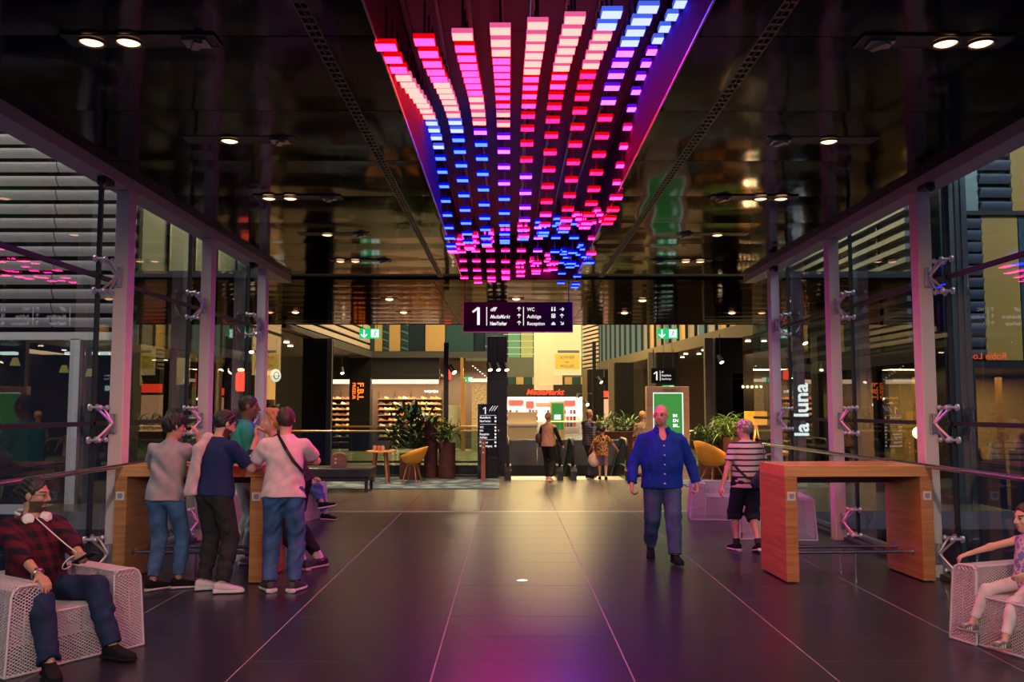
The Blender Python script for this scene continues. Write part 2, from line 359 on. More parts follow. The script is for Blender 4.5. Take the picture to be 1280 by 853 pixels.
# ================================================================ recessed downlights
M_lamp = emis('warm_lamp', (1.0, 0.50, 0.24), 2.6)
M_tray = mat('tray_black', (0.015, 0.015, 0.016), 0.5)
def spot(parent, loc, power, ang=R(100), col=(1.0, 0.72, 0.45), blend=0.8, size=0.05, rot=(0, 0, 0)):
    l = bpy.data.lights.new('lamp_light', 'SPOT'); l.energy = power; l.spot_size = ang; l.spot_blend = blend; l.color = col; l.shadow_soft_size = size
    return link('lamp_light', l, parent, loc, rot)
def downlight(y, xs, x0, x1, lab, power, ang=R(100), col=(1.0, 0.72, 0.45), blend=0.8):
    o = thing('recessed_downlight', lab, 'ceiling light', ((x0 + x1) / 2, y, ZC - 0.012)); cx = (x0 + x1) / 2
    MB().bb(x0 - cx, x1 - cx, -0.09, 0.09, 0.0, 0.004).build('tray', M_tray, o)
    fr = MB()
    for a, b, c, d in ((x0 - cx - .012, x1 - cx + .012, -.10, -.09), (x0 - cx - .012, x1 - cx + .012, .09, .10), (x0 - cx - .012, x0 - cx, -.1, .1), (x1 - cx, x1 - cx + .012, -.1, .1)): fr.bb(a, b, c, d, -0.003, 0.004)
    fr.build('frame', mat('frame_metal', (0.05, 0.05, 0.055), 0.3, 0.8), o)
    for x in xs:
        MB().tube([(x - cx + 0.082 * math.cos(t), 0.082 * math.sin(t), -0.012) for t in np.linspace(0, 2 * PI, 20, endpoint=False)], 0.010, 6, closed=True).build('lamp_ring', M_tray, o, smooth=True)
        MB().sph((x - cx, 0, 0.0), 0.075, 16, sc=(1, 1, 0.35)).build('lamp', M_lamp, o, smooth=True)
        spot(o, (x - cx, 0, -0.06), power, ang, col, blend)
    e = x1 - cx - 0.13 if xs[0] < cx else x0 - cx + 0.13
    MB().box((e, 0, -0.012), (0.16, 0.13, 0.02)).box((e, 0, -0.03), (0.05, 0.14, 0.02), rz=0.5).build('gear', mat('gear_metal', (0.3, 0.3, 0.3), 0.25, 1), o)
ordw = ['nearest', 'second', 'third', 'fourth', 'fifth']
bw_ = ('first', 'second', 'third', 'fourth', 'fifth')
for k, y in enumerate((3.45, 1.35, -0.75, -2.85, -4.95)):      # unseen downlights added as front fill, wide cones, stronger further back
    pw_ = (25, 25, 70, 190, 280)[k]
    downlight(y, (-2.48,), -2.86, -1.9, f'{bw_[k]} unseen fill downlight added behind the visible ones, left ceiling half above the viewer', pw_, R(176), (1.0, .84, .70), .12)
    downlight(y, (2.84,), 2.28, 3.24, f'{bw_[k]} unseen fill downlight added behind the visible ones, right ceiling half above the viewer', pw_, R(176), (1.0, .84, .70), .12)
for k, y in enumerate((5.55, 7.65, 9.78, 11.85, 14.0)):
    dbl = k % 2 == 0
    downlight(y, (-2.71, -2.47) if dbl else (-2.48,), -2.86, -1.9, f'{"twin" if dbl else "single"} warm recessed downlight, {ordw[k]} along the left ceiling half', 20 if dbl else 28)
    downlight(y, (2.84, 3.07) if dbl else (2.84,), 2.28, 3.24, f'{"twin" if dbl else "single"} warm recessed downlight, {ordw[k]} along the right ceiling half', 20 if dbl else 28)
def spotlet(x, y, lab, power=330):
    o = thing('recessed_spotlight', lab, 'ceiling light', (x, y, ZC - 0.03))
    MB().box((0, 0, 0.004), (0.34, 0.34, 0.014)).build('frame', M_tray, o)
    MB().sph((0, 0, -0.004), 0.085, 16, sc=(1, 1, 0.4)).build('lamp', M_lamp, o, smooth=True)
    spot(o, (0, 0, -0.06), power, R(104))
for x, y, lab in ((-2.57, 18.75, 'square recessed spotlight, nearer of the left pair over the landing'), (-2.57, 21.3, 'square recessed spotlight, farther of the left pair over the landing'),
                  (-5.2, 21.3, 'square recessed spotlight at the far left end of the landing ceiling'), (2.89, 18.95, 'square recessed spotlight, nearer of the right pair over the landing'),
                  (2.82, 21.4, 'square recessed spotlight, farther of the right pair over the landing'), (5.45, 21.4, 'square recessed spotlight at the far right end of the landing ceiling'),
                  (0.15, 18.7, 'square recessed spotlight above the hanging direction sign')):
    spotlet(x, y, lab)

# ================================================================ LED wave sculpture
led = thing('led_wave_sculpture', 'hanging wave of glowing LED blocks in nine rows, pink, white and blue', 'light sculpture', (0.17, 10, ZC))
S1 = [(4.9, 2.34), (9.55, 2.98), (12.45, 2.26), (14.2, 2.79), (16.2, 2.30), (18, 2.7)]
S9 = [(4.4, 2.62), (7.5, 2.93), (10.4, 2.24), (11.7, 2.66), (12.95, 2.17), (14.3, 2.69), (15.75, 2.22)]
def wave(pts, y):
    for (a, ha), (b, hb) in zip(pts, pts[1:]):
        if y <= b:
            t = max(0, (y - a) / (b - a)); return ha + (hb - ha) * (0.5 - 0.5 * math.cos(PI * t))
    return pts[-1][1]
def strpts(k):
    t = k / 8; n = 6; out = []
    a = S1 + [(19.5, 2.3)]
    for i in range(7): out.append((a[i][0] * (1 - t) + S9[i][0] * t, a[i][1] * (1 - t) + S9[i][1] * t))
    return out
STATE = {'P': (36.0, 0.10, 0.60), 'W': (24.0, 0.42, 0.36), 'B': (0.12, 0.30, 22.0), 'V': (4.5, 0.22, 20.0), 'C': (30, 0.03, 0.35), 'M': (17.0, 0.12, 3.2), 'L': (0.45, 0.52, 24.0)}
SEQ = [[('P', 6.5), ('W', 8.7), ('L', 9.9), ('B', 12.2), ('V', 12.7), ('M', 99)],
       [('P', 6.9), ('W', 8.9), ('L', 9.5), ('B', 12.1), ('M', 99)],
       [('W', 5.7), ('P', 7.9), ('W', 9.0), ('V', 9.5), ('B', 12.0), ('M', 99)],
       [('W', 6.5), ('P', 8.4), ('W', 9.1), ('V', 10.4), ('B', 12.2), ('M', 99)],
       [('W', 7.2), ('P', 8.4), ('C', 9.7), ('V', 10.8), ('M', 11.4), ('B', 12.3), ('M', 99)],
       [('W', 7.4), ('P', 7.9), ('C', 10.3), ('M', 11.0), ('B', 12.8), ('V', 13.5), ('M', 99)],
       [('L', 6.1), ('W', 7.4), ('C', 10.4), ('M', 11.0), ('B', 13.4), ('M', 99)],
       [('L', 6.9), ('V', 8.2), ('C', 10.5), ('M', 12.2), ('B', 99)],
       [('L', 6.9), ('V', 8.4), ('M', 9.9), ('C', 10.8), ('M', 12.9), ('B', 99)]]
ledmesh = {}
M_rod = mat('led_rod', (0.02, 0.02, 0.03), 0.4)
def led_mesh(st):
    if st not in ledmesh:
        c = STATE[st]; mx = max(c); side = tuple(min(1, (v / mx) ** 1.3) for v in c)
        if st in 'WL': side = (1, 0.12, 0.35) if st == 'W' else (0.08, 0.15, 1)
        mb = MB().bb(-0.070, 0.070, -0.058, 0.058, 0.003, 0.036, m=0).bb(-0.066, 0.066, -0.054, 0.054, -0.002, 0.004, m=1).bb(-0.008, 0.008, -0.006, 0.006, 0.036, 0.28, m=2)
        ledmesh[st] = mb.mesh('led_block', [emis('led_side_' + st, side, 0.5), emis('led_face_' + st, c, 1.0), M_rod])
    return ledmesh[st]
tiles = []
for k in range(9):
    pts = strpts(k); X = -0.81 + 2.0 * k / 8; y = 5.33 + 0.02 * k
    while y < 15.65:
        y += 0.297
        st = next(s for s, lim in SEQ[k] if y < lim)
        tiles.append((y, X, 1.7 + wave(pts, y), st))
tiles.sort()
rest = MB(); restmats = []
for i, (y, X, z, st) in enumerate(tiles):
    if i < 300: link('led_block', led_mesh(st), led, (X - 0.17, y - 10, z - ZC))
    else:
        for m in (0, 1): pass
        if not restmats: restmats = [emis('led_side_M', (1, .05, .4), 0.3), emis('led_face_M', STATE['M'], 1), emis('led_side_B', (.05, .1, 1), 0.3), emis('led_face_B', STATE['B'], 1)]
        q = 2 if st == 'B' else 0; a, b, c = X - .17, y - 10, z - ZC
        rest.bb(a - .07, a + .07, b - .058, b + .058, c + .003, c + .036, m=q).bb(a - .066, a + .066, b - .054, b + .054, c - .002, c + .004, m=q + 1)
if restmats:
    led_mesh('M'); led_mesh('B')
    tag(rest.build('led_blocks_far', restmats, led), kind='stuff')
for k in range(9):                    # carrier rails in the recess
    X = -0.81 + 2.0 * k / 8 - 0.17
    MB().bb(X - 0.012, X + 0.012, -6.5, 5.8, 0.70, 0.74).build('carrier_rail', M_rod, led)
# ================================================================ implicit-surface body builder
class Field:
    def __init__(s, lo, hi, h):
        s.h = h; s.ax = [np.arange(lo[i], hi[i] + h, h, dtype=np.float32) for i in range(3)]
        s.D = np.full([len(a) for a in s.ax], 0.5, np.float32)
    def sub(s, lo, hi):
        sl = []
        for i in range(3):
            a = int(np.searchsorted(s.ax[i], lo[i])); b = int(np.searchsorted(s.ax[i], hi[i]))
            if b <= a: return None, None
            sl.append(slice(a, b))
        g = np.stack(np.meshgrid(s.ax[0][sl[0]], s.ax[1][sl[1]], s.ax[2][sl[2]], indexing='ij'), -1)
        return tuple(sl), g
    def apply(s, lo, hi, fn, k, op='u'):
        m = k + 3 * s.h
        sl, g = s.sub([v - m for v in lo], [v + m for v in hi])
        if sl is None: return
        d = fn(g).astype(np.float32); a = s.D[sl]
        if op == 'u':
            t = np.clip(0.5 + 0.5 * (d - a) / k, 0, 1); s.D[sl] = d * (1 - t) + a * t - k * t * (1 - t)
        else:
            d = -d; t = np.clip(0.5 - 0.5 * (d - a) / k, 0, 1); s.D[sl] = d * (1 - t) + a * t + k * t * (1 - t)
    def cap(s, a, b, ra, rb, k=0.02, flat=None, cuts=(), op='u'):
        a = np.array(a, float); b = np.array(b, float); r = max(ra, rb)
        def fn(p):
            ab = b - a; t = np.clip(((p - a) @ ab) / (ab @ ab + 1e-9), 0, 1)[..., None]; v = p - (a + t * ab); sc = 1.0
            if flat is not None:
                n, f = np.array(flat[0]), flat[1]; v = v + n * ((v @ n) * (1 / f - 1))[..., None]; sc = min(1, f)
            d = (np.linalg.norm(v, axis=-1) - (ra + (rb - ra) * t[..., 0])) * sc
            for pt, nn in cuts: d = np.maximum(d, (p - np.array(pt)) @ np.array(nn))
            return d
        s.apply(np.minimum(a, b) - r, np.maximum(a, b) + r, fn, k, op)
    def ell(s, c, rad, M=None, k=0.03, cuts=(), op='u'):
        c = np.array(c, float); rad = np.array(rad, float); M = np.eye(3) if M is None else M; R_ = rad.max()
        def fn(p):
            q = (p - c) @ M; k0 = np.linalg.norm(q / rad, axis=-1); k1 = np.linalg.norm(q / rad ** 2, axis=-1) + 1e-6
            d = k0 * (k0 - 1) / k1
            for pt, nn in cuts: d = np.maximum(d, (p - np.array(pt)) @ np.array(nn))
            return d
        s.apply(c - R_, c + R_, fn, k, op)
    def plane(s, pt, n):           # keep the side where (p-pt).n < 0
        g0, g1, g2 = [a - p for a, p in zip(s.ax, pt)]
        d = g0[:, None, None] * n[0] + g1[None, :, None] * n[1] + g2[None, None, :] * n[2]
        s.D = np.maximum(s.D, d.astype(np.float32))
    def folds(s, amp, freq, seed, dirv=(0.3, 0.3, 1.0), warp=1.2):
        idx = np.argwhere(np.abs(s.D) < 0.03)
        if len(idx) == 0: return
        p = np.stack([s.ax[i][idx[:, i]] for i in range(3)], -1); rs = np.random.RandomState(seed); o = np.zeros(len(p))
        w = np.sin(p @ (rs.randn(3) * 9) + 1) + np.sin(p @ (rs.randn(3) * 14) + 2)
        for q in range(4):
            d = np.array(dirv) * rs.choice([-1, 1], 3) + rs.randn(3) * 0.35; d /= np.linalg.norm(d)
            o += np.sin(p @ d * freq * (0.7 + 0.5 * q / 2) + warp * w + rs.rand() * 6)
        o = o / 2.5 * (0.5 + 0.5 * np.sin(p @ (rs.randn(3) * 9) + rs.rand() * 6)) ** 1.5 * 1.3
        s.D[idx[:, 0], idx[:, 1], idx[:, 2]] += (amp * o).astype(np.float32)
    def net(s):
        D = s.D; D[0] = D[-1] = 0.5; D[:, 0] = D[:, -1] = 0.5; D[:, :, 0] = D[:, :, -1] = 0.5
        S = D < 0; c = S[:-1, :-1, :-1].astype(np.int8); c = c * 0
        for i in (0, 1):
            for j in (0, 1):
                for k in (0, 1): c = c + S[i:D.shape[0] - 1 + i, j:D.shape[1] - 1 + j, k:D.shape[2] - 1 + k]
        act = np.argwhere((c > 0) & (c < 8)); idm = np.full(c.shape, -1, np.int32); idm[tuple(act.T)] = np.arange(len(act))
        acc = np.zeros((len(act), 3)); cnt = np.zeros(len(act))
        for a in range(3):
            o1, o2 = [x for x in range(3) if x != a]
            for u in (0, 1):
                for v in (0, 1):
                    off = np.zeros(3, int); off[o1] = u; off[o2] = v; p0 = act + off; e = off.copy(); e[a] += 1; p1 = act + e
                    d0 = D[tuple(p0.T)]; d1 = D[tuple(p1.T)]; mm = (d0 < 0) != (d1 < 0)
                    t = np.where(mm, d0 / np.where(mm, d0 - d1, 1), 0); q = off[None].astype(float).repeat(len(act), 0); q[:, a] += t
                    acc[mm] += q[mm]; cnt[mm] += 1
        V = (act + acc / cnt[:, None]) * s.h + np.array([a[0] for a in s.ax]); Fs = []
        for a in range(3):
            o1, o2 = (a + 1) % 3, (a + 2) % 3
            s0 = [slice(None)] * 3; s1 = [slice(None)] * 3; s0[a] = slice(0, -1); s1[a] = slice(1, None)
            A = S[tuple(s0)]; B = S[tuple(s1)]; E = np.argwhere(A != B); ok = (E[:, o1] > 0) & (E[:, o2] > 0); E = E[ok]
            def cell(du, dv):
                q = E.copy(); q[:, o1] -= du; q[:, o2] -= dv; return idm[tuple(q.T)]
            Q = np.stack([cell(1, 1), cell(0, 1), cell(0, 0), cell(1, 0)], -1)
            neg = ~A[tuple(E.T)]; Q[neg] = Q[neg][:, ::-1]; Fs.append(Q)
        return V, np.concatenate(Fs)
def np_mesh(name, V, Fq, mats, mi=None):
    me = bpy.data.meshes.new(name); me.vertices.add(len(V)); me.vertices.foreach_set('co', V.astype(np.float32).ravel())
    me.loops.add(Fq.size); me.loops.foreach_set('vertex_index', Fq.astype(np.int32).ravel())
    me.polygons.add(len(Fq)); me.polygons.foreach_set('loop_start', np.arange(0, Fq.size, 4, dtype=np.int32))
    me.polygons.foreach_set('use_smooth', np.ones(len(Fq), bool))
    for m in mats: me.materials.append(m)
    if mi is not None: me.polygons.foreach_set('material_index', mi.astype(np.int32))
    me.update(calc_edges=True); me.validate(); return me

def rotm(ax, deg):
    return np.array(Matrix.Rotation(R(deg), 3, ax))
def ik(a, c, l1, l2, pole):
    a = np.array(a, float); c = np.array(c, float); d = c - a; L = np.linalg.norm(d)
    if L > (l1 + l2) * 0.999: c = a + d / L * (l1 + l2) * 0.999; d = c - a; L = np.linalg.norm(d)
    x = (l1 * l1 - l2 * l2 + L * L) / (2 * L); h = math.sqrt(max(0, l1 * l1 - x * x)); u = d / L
    p = np.array(pole, float); p = p - u * (p @ u); p /= np.linalg.norm(p) + 1e-9
    return a + u * x + p * h, c

M_sole_w = mat('sole_white', (0.75, 0.68, 0.68), 0.6); M_shoe_k = mat('shoe_black', (.012, .011, .013), .85, spec=.15)
def cloth(name, col, rough=0.85, noise=0.12, nscale=14, bump=0.25, bscale=220): return mat(name, col, rough, noise=noise, nscale=nscale, bump=bump, bscale=bscale, spec=0.2)
def denim(name, col): return mat(name, col, 0.85, noise=0.4, nscale=7, bump=0.3, bscale=260, spec=0.2)
def skin_mat(name, col): return mat('skin_' + name, col, 0.55, noise=0.08, nscale=20, spec=0.35)

def shoe(parent, ankle, yaw, s, mu, ms, pitch=0, chunky=1.0, strap=None):
    """lofted shoe; ankle = ankle joint in person space, toes point along +y turned by yaw"""
    L = 0.275 * s; root = link('shoe', None, parent, tuple(ankle), (R(pitch), 0, R(yaw))); root.empty_display_size = 0.05
    zb = -0.085 * s
    def loft(prof, n=12):
        mb = MB(); vs = []; fs = []
        for (yy, w, z0, z1) in prof:
            for k in range(n):
                t = 2 * PI * k / n; cx, cz = math.cos(t), math.sin(t)
                x = w * math.copysign(abs(cx) ** 0.7, cx); z = (z0 + z1) / 2 + (z1 - z0) / 2 * math.copysign(abs(cz) ** 0.7, cz)
                vs.append((x * s, yy * L, zb + z * s))
        for i in range(len(prof) - 1):
            fs += [(i * n + k, (i + 1) * n + k, (i + 1) * n + (k + 1) % n, i * n + (k + 1) % n) for k in range(n)]
        fs += [tuple(range(n)), tuple((len(prof) - 1) * n + k for k in range(n - 1, -1, -1))]
        return mb.add(vs, fs)
    c = chunky
    up = [(-0.27, 0.022, .02, .075), (-0.22, .036, .015, .10), (-0.1, .040, .015, .112), (0.05, .040, .015, .105), (0.2, .042, .015, .088), (0.38, .047, .015, .07), (0.55, .046, .015, .058), (0.66, .036, .015, .05), (0.72, .018, .02, .04)]
    so = [(-0.29, .022, 0, .028 * c), (-0.24, .040 * c, 0, .03 * c), (-0.1, .042, 0, .026 * c), (0.15, .042, 0, .024 * c), (0.4, .050, 0, .024 * c), (0.58, .049, 0, .022 * c), (0.69, .038, .004, .022 * c), (0.75, .018, .008, .022 * c)]
    loft(up).build('upper', mu, root, smooth=True); loft(so).build('sole', ms, root, smooth=True)
    if strap: 
        for yy in (0.12, 0.24, 0.36): MB().tube([(0.045 * s * math.cos(t), yy * L, zb + (0.02 + 0.075 * math.sin(t) * (1.1 - yy)) * s) for t in np.linspace(0.1, PI - 0.1, 7)], 0.007 * s, 6).build('strap', strap, root, smooth=True)
    return root

def person(label, loc, rz, h=1.75, w=1.0, fat=0.0, pelvis=None, lean=0, side=0, twist=0, head=(0, 0, 0), feet=None, fyaw=(6, -6), fpitch=(0, 0), knee=None,
           hands=None, elbow=None, hdir=(None, None), curl=(35, 35), palm=(None, None), skin=None, hair=None, hairstyle='short', shirt=None, sleeve='short', hem=0.10, ease=0.018, vneck=0,
           pants=None, pcut=0.93, pease=0.016, shoes=(M_shoe_k, M_sole_w, 1.0), beard=None, vox=0.0085, fine=True, seed=1, female=False, strap=None, socks=None, headscale=1.0, foldamp=0.0085, shd=.427, open_front=None, legs_hidden=False, group=None):
    s = h / 1.75; root = thing('person', label, 'person', loc, rz, group)
    pz = 0.935 * s; pel = np.array(pelvis if pelvis is not None else (0, 0, pz), float)
    T = rotm('Y', side) @ rotm('X', -lean); U = T[:, 2]; F = T[:, 1]; X = T[:, 0]
    Ts = T @ rotm('Z', twist); Xs = Ts[:, 0]; Fs = Ts[:, 1]
    hw = 0.088 * s * (0.8 + 0.2 * w); sw = (0.172 if not female else 0.155) * s * (0.55 + 0.45 * w)
    nb = pel + U * 0.515 * s; sh = [pel + U * shd * s - Xs * sw, pel + U * shd * s + Xs * sw]   # 0 left, 1 right
    hip = [pel - X * hw - U * 0.02 * s, pel + X * hw - U * 0.02 * s]
    feet = feet or [(-0.10 * s, 0, 0.085 * s), (0.10 * s, 0, 0.085 * s)]
    knee = knee or [(-0.1, 1, 0), (0.1, 1, 0)]
    KN = []; AN = []
    for i in (0, 1):
        k_, a_ = ik(hip[i], feet[i], 0.435 * s, 0.425 * s, knee[i]); KN.append(k_); AN.append(a_)
    hands = hands or [(-0.25 * s, 0.06, 0.80 * s), (0.25 * s, 0.06, 0.80 * s)]
    elbow = elbow or [(-0.3, -1, 0), (0.3, -1, 0)]
    EL = []; WR = []
    for i in (0, 1):
        e_, w_ = ik(sh[i], hands[i], 0.285 * s, 0.255 * s, elbow[i]); EL.append(e_); WR.append(w_)
    Hm = rotm('Z', head[0]) @ rotm('X', -head[1]) @ rotm('Y', head[2])
    hs = s * headscale if h > 1.4 else 0.93 * headscale
    up = U * 0.5 + np.array([0, 0, 0.5]); up /= np.linalg.norm(up)
    hb = nb + up * 0.040 * s + F * 0.005
    HC = hb + Hm @ np.array([0, 0.015, 0.105]) * hs
    def hp(x, y, z): return HC + Hm @ (np.array([x, y, z]) * hs)
    allp = np.array(hip + KN + AN + sh + EL + WR + [HC]); lo = allp.min(0) - 0.24; hi = allp.max(0) + 0.24; lo[2] = max(lo[2], min(a[2] for a in AN) - 0.13)
    # ------- body
    B = Field(lo, hi, vox); bw = 0.75 + 0.25 * w
    B.ell(pel, (.150 * s * bw, .105 * s, .115 * s), T, .04)
    B.ell(pel + U * .16 * s + F * fat * 0.5, ((.128 * bw + fat) * s, (.095 + fat * 1.0) * s, .15 * s), T, .05)
    B.ell(pel + U * .33 * s, ((.148 if not female else .135) * bw * s, (.108 + fat * .4) * s, .165 * s), Ts, .05)
    for i in (0, 1): B.cap(nb - U * .035 * s, sh[i], .050 * s, .044 * s, .03)
    B.cap(nb - U * .05 * s, hb + (HC - hb) * 0.3, .060 * s * (1 + fat), .050 * s * (1 + fat), .03)
    lg = 1 + 0.5 * (w - 1)
    for i in (0, 1):
        B.cap(hip[i], KN[i], .080 * s * lg, .053 * s, .03); B.cap(KN[i], AN[i], .050 * s, .034 * s, .02)
        bk = np.cross(np.cross(KN[i] - hip[i], AN[i] - KN[i]) + 1e-6, AN[i] - KN[i]); bk = bk / (np.linalg.norm(bk) + 1e-9)
        B.ell(KN[i] * .68 + AN[i] * .32 - bk * .0 , (.047 * s, .05 * s, .10 * s), None, .03)
        fd = rotm('Z', fyaw[i]) @ rotm('X', fpitch[i]) @ np.array([0, 1, 0]); B.cap(AN[i] + np.array([0, 0, -.03]) * s, AN[i] + fd * .12 * s + np.array([0, 0, -.055]) * s, .032 * s, .022 * s, .02)
        B.cap(sh[i], EL[i], .046 * s * bw, .037 * s * bw, .025); B.cap(EL[i], WR[i], .039 * s * bw, .025 * s, .02)
        # hand
        d = np.array(hdir[i], float) if hdir[i] is not None else WR[i] - EL[i]; d /= np.linalg.norm(d)
        pn = np.array(palm[i], float) if palm[i] is not None else np.array([(1 if i == 0 else -1), 0, 0.0]); pn = pn - d * (pn @ d)
        if np.linalg.norm(pn) < 1e-3: pn = np.array([0, 0, 1.0]) - d * d[2]
        pn /= np.linalg.norm(pn); sd = np.cross(d, pn) * (1 if i == 0 else -1)    # sd points to the thumb side
        hm = np.stack([sd, d, pn], 1)
        B.ell(WR[i] + d * .05 * s, (.040 * s, .052 * s, .018 * s), hm, .012)
        if fine:
            cu = R(curl[i])
            for q, (o_, l_) in enumerate(((.029, .078), (.010, .086), (-.010, .080), (-.028, .064))):
                a0 = WR[i] + d * .082 * s + sd * o_ * s; d1 = d * math.cos(cu) + pn * math.sin(cu); a1 = a0 + d1 * l_ * .5 * s
                d2 = d * math.cos(cu * 2.2) + pn * math.sin(cu * 2.2); a2 = a1 + d2 * l_ * .5 * s
                B.cap(a0, a1, .0098 * s, .009 * s, .006); B.cap(a1, a2, .009 * s, .0075 * s, .005)
            t0 = WR[i] + d * .03 * s + sd * .03 * s; t1 = t0 + (d * .6 + sd * .65 + pn * .35) * .045 * s; t2 = t1 + (d * .85 + sd * .1 + pn * .45) * .035 * s
            B.cap(t0, t1, .013 * s, .011 * s, .008); B.cap(t1, t2, .011 * s, .009 * s, .005)
        else:
            B.cap(WR[i] + d * .07 * s, WR[i] + d * .14 * s + pn * .03, .026 * s, .015 * s, .012)
    # head
    k = .018 * hs
    B.ell(hp(0, -.012, .028), np.array((.074, .094, .092)) * hs, Hm, k * 1.5)
    B.ell(hp(0, .022, -.045), np.array((.056 * (1 + fat), .068, .068)) * hs, Hm, k * 1.5)
    B.ell(hp(0, .060, -.092), np.array((.026, .022, .020)) * hs, Hm, k)
    B.cap(hp(-.034, .076, .030), hp(.034, .076, .030), .013 * hs, .013 * hs, k * .7)
    B.cap(hp(0, .088, .018), hp(0, .106, -.022), .008 * hs, .0135 * hs, k * .4)
    B.cap(hp(-.012, .092, -.027), hp(.012, .092, -.027), .008 * hs, .008 * hs, k * .4)
    for q in (-1, 1):
        B.ell(hp(q * .030, .097, .010), np.array((.017, .012, .010)) * hs, Hm, k * .5, op='s')
        B.ell(hp(q * .030, .079, .010), np.array((.013, .012, .010)) * hs, Hm, k * .2)
        B.ell(hp(q * .042, .062, -.018), np.array((.018, .018, .016)) * hs, Hm, k)
        B.ell(hp(q * .077, -.006, .0), np.array((.010, .021, .032)) * hs, Hm, k * .4)
    B.ell(hp(0, .084, -.052), np.array((.024, .012, .007)) * hs, Hm, k * .3); B.ell(hp(0, .082, -.064), np.array((.020, .012, .008)) * hs, Hm, k * .3)
    V, Q = B.net(); C_ = V[Q].mean(1); L_ = ((C_ - HC) @ Hm) / hs
    mi = np.zeros(len(Q), int); x_, y_, z_ = np.abs(L_[:, 0]), L_[:, 1], L_[:, 2]; inh = (np.linalg.norm(L_, axis=1) < .16) & (L_[:, 2] > -.125)
    mi[inh & (y_ > .05) & (np.hypot((x_ - .030) / .013, (z_ - .010) / .006) < 1)] = 1
    mi[inh & (y_ > .05) & (np.hypot((x_ - .033) / .021, (z_ - .033) / .006) < 1)] = 2
    mi[inh & (y_ > .06) & (np.hypot(x_ / .023, (z_ + .058) / .010) < 1)] = 3
    if beard:
        if beard[0] == 'full': bm = inh & (z_ < -.035) & (z_ > -.118) & (y_ > -.005) & ~((np.hypot(x_ / .024, (z_ + .058) / .009) < 1))& ((z_ < -.075) | (x_ > .028) | ((z_ < -.038) & (z_ > -.052)))
        else: bm = inh & (y_ > .045) & (z_ < -.038) & (x_ < .033) & ~(np.hypot(x_ / .020, (z_ + .058) / .009) < 1)
        mi[bm] = 4
    sk = skin or skin_mat('fair', (.62, .36, .27)); hm_ = hair or mat('hair_black', (.012, .010, .010), .5)
    lipc = sk.node_tree.nodes['Principled BSDF'].inputs['Base Color'].default_value
    ms = [sk, mat('eye_dark', (.03, .025, .03), .3), hm_, mat('lips_' + sk.name, (lipc[0] * .75, lipc[1] * .5, lipc[2] * .55), .5), beard[1] if beard else hm_]
    link('body', np_mesh('body', V, Q, ms, mi), root)
    # ------- hair
    if hairstyle:
        Hf = Field(HC - .26 * hs, HC + .24 * hs, vox * .8 if fine else vox)
        hl = {'short': (.016, .056, .028), 'buzz': (.006, .062, .045), 'quiff': (.020, .05, .030), 'bald': (.004, .0, .04), 'bun': (.012, .05, .03), 'long': (.018, .05, .03), 'top': (.022, .058, .03)}[hairstyle]
        Hf.ell(hp(0, -.016, .032), np.array((.074 + hl[0] * .7, .094 + hl[0], .092 + hl[0])) * hs, Hm, .01)
        if hairstyle == 'quiff':
            Hf.cap(hp(-.045, .075, .105), hp(.045, .070, .11), .032 * hs, .03 * hs, .03); Hf.ell(hp(0, .03, .105), np.array((.07, .07, .045)) * hs, Hm, .03)
        if hairstyle == 'top': Hf.ell(hp(0, .02, .09), np.array((.074, .085, .055)) * hs, Hm, .03)
        if hairstyle == 'bun': Hf.ell(hp(0, -.125, .005), np.array((.042, .035, .05)) * hs, Hm, .02)
        if hairstyle == 'long': Hf.ell(hp(0, -.06, -.06), np.array((.075, .05, .12)) * hs, Hm, .03)
        # carve the face: everything in front of a plane slanting from the forehead down to the ears, and below the nape
        Hf.apply(HC - .3, HC + .3, lambda p: -np.minimum(((p - hp(0, hl[1], hl[2] + .028)) @ (Hm @ np.array([0, .80, -.6]))), 9), .008, 's') if False else None
        n1 = Hm @ np.array([0, .86, -.51]); Hf.plane(hp(0, hl[1] + .012, .068), n1) if hairstyle not in ('bald',) else Hf.plane(hp(0, -.01, .0), Hm @ np.array([0, .75, .66]))
        if hairstyle != 'long': Hf.plane(hp(0, -.05, -.052), Hm @ np.array([0, .5, -.87]))
        if foldamp: Hf.folds(.006 if hairstyle != 'buzz' else .002, 160, seed + 9, (1, .4, .6), 1.0)
        V, Q = Hf.net()
        if len(Q): link('hair', np_mesh('hair', V, Q, [hm_]), root)
    # ------- shirt
    if shirt:
        S = Field(lo, hi, vox); e = ease * s; hz = pel - U * hem * s
        cuts = [(tuple(hz), tuple(-U)), (tuple(nb + U * .012 * s), tuple(U))]
        S.ell(pel + U * .02, (.150 * s * bw + e, .108 * s + e, .15 * s), T, .05)
        S.ell(pel + U * .16 * s + F * fat * .5, ((.130 * bw + fat) * s + e * 1.2, (.098 + fat * 1.0) * s + e * 1.2, .19 * s), T, .06)
        S.ell(pel + U * .33 * s, ((.150 if not female else .137) * bw * s + e, (.110 + fat * .4) * s + e, .17 * s + e), Ts, .05)
        S.cap(pel + U * .22 * s + F * fat * .35, hz - U * .03 + F * fat * .25, (.128 * bw + fat * .9) * s + e, max((.140 * bw + fat * .8) * s, hw + .083 * s * lg + pease * s * .4) + e * 1.2, .05, flat=(F, .74 + fat * .8))
        for i in (0, 1): S.cap(nb - U * .042 * s, sh[i], .054 * s + e * .3, .048 * s + e * .5, .03)
        S.cap(nb - U * .06 * s, nb + U * .02 * s, .066 * s * (1 + fat) + e * .2, .062 * s * (1 + fat), .03)
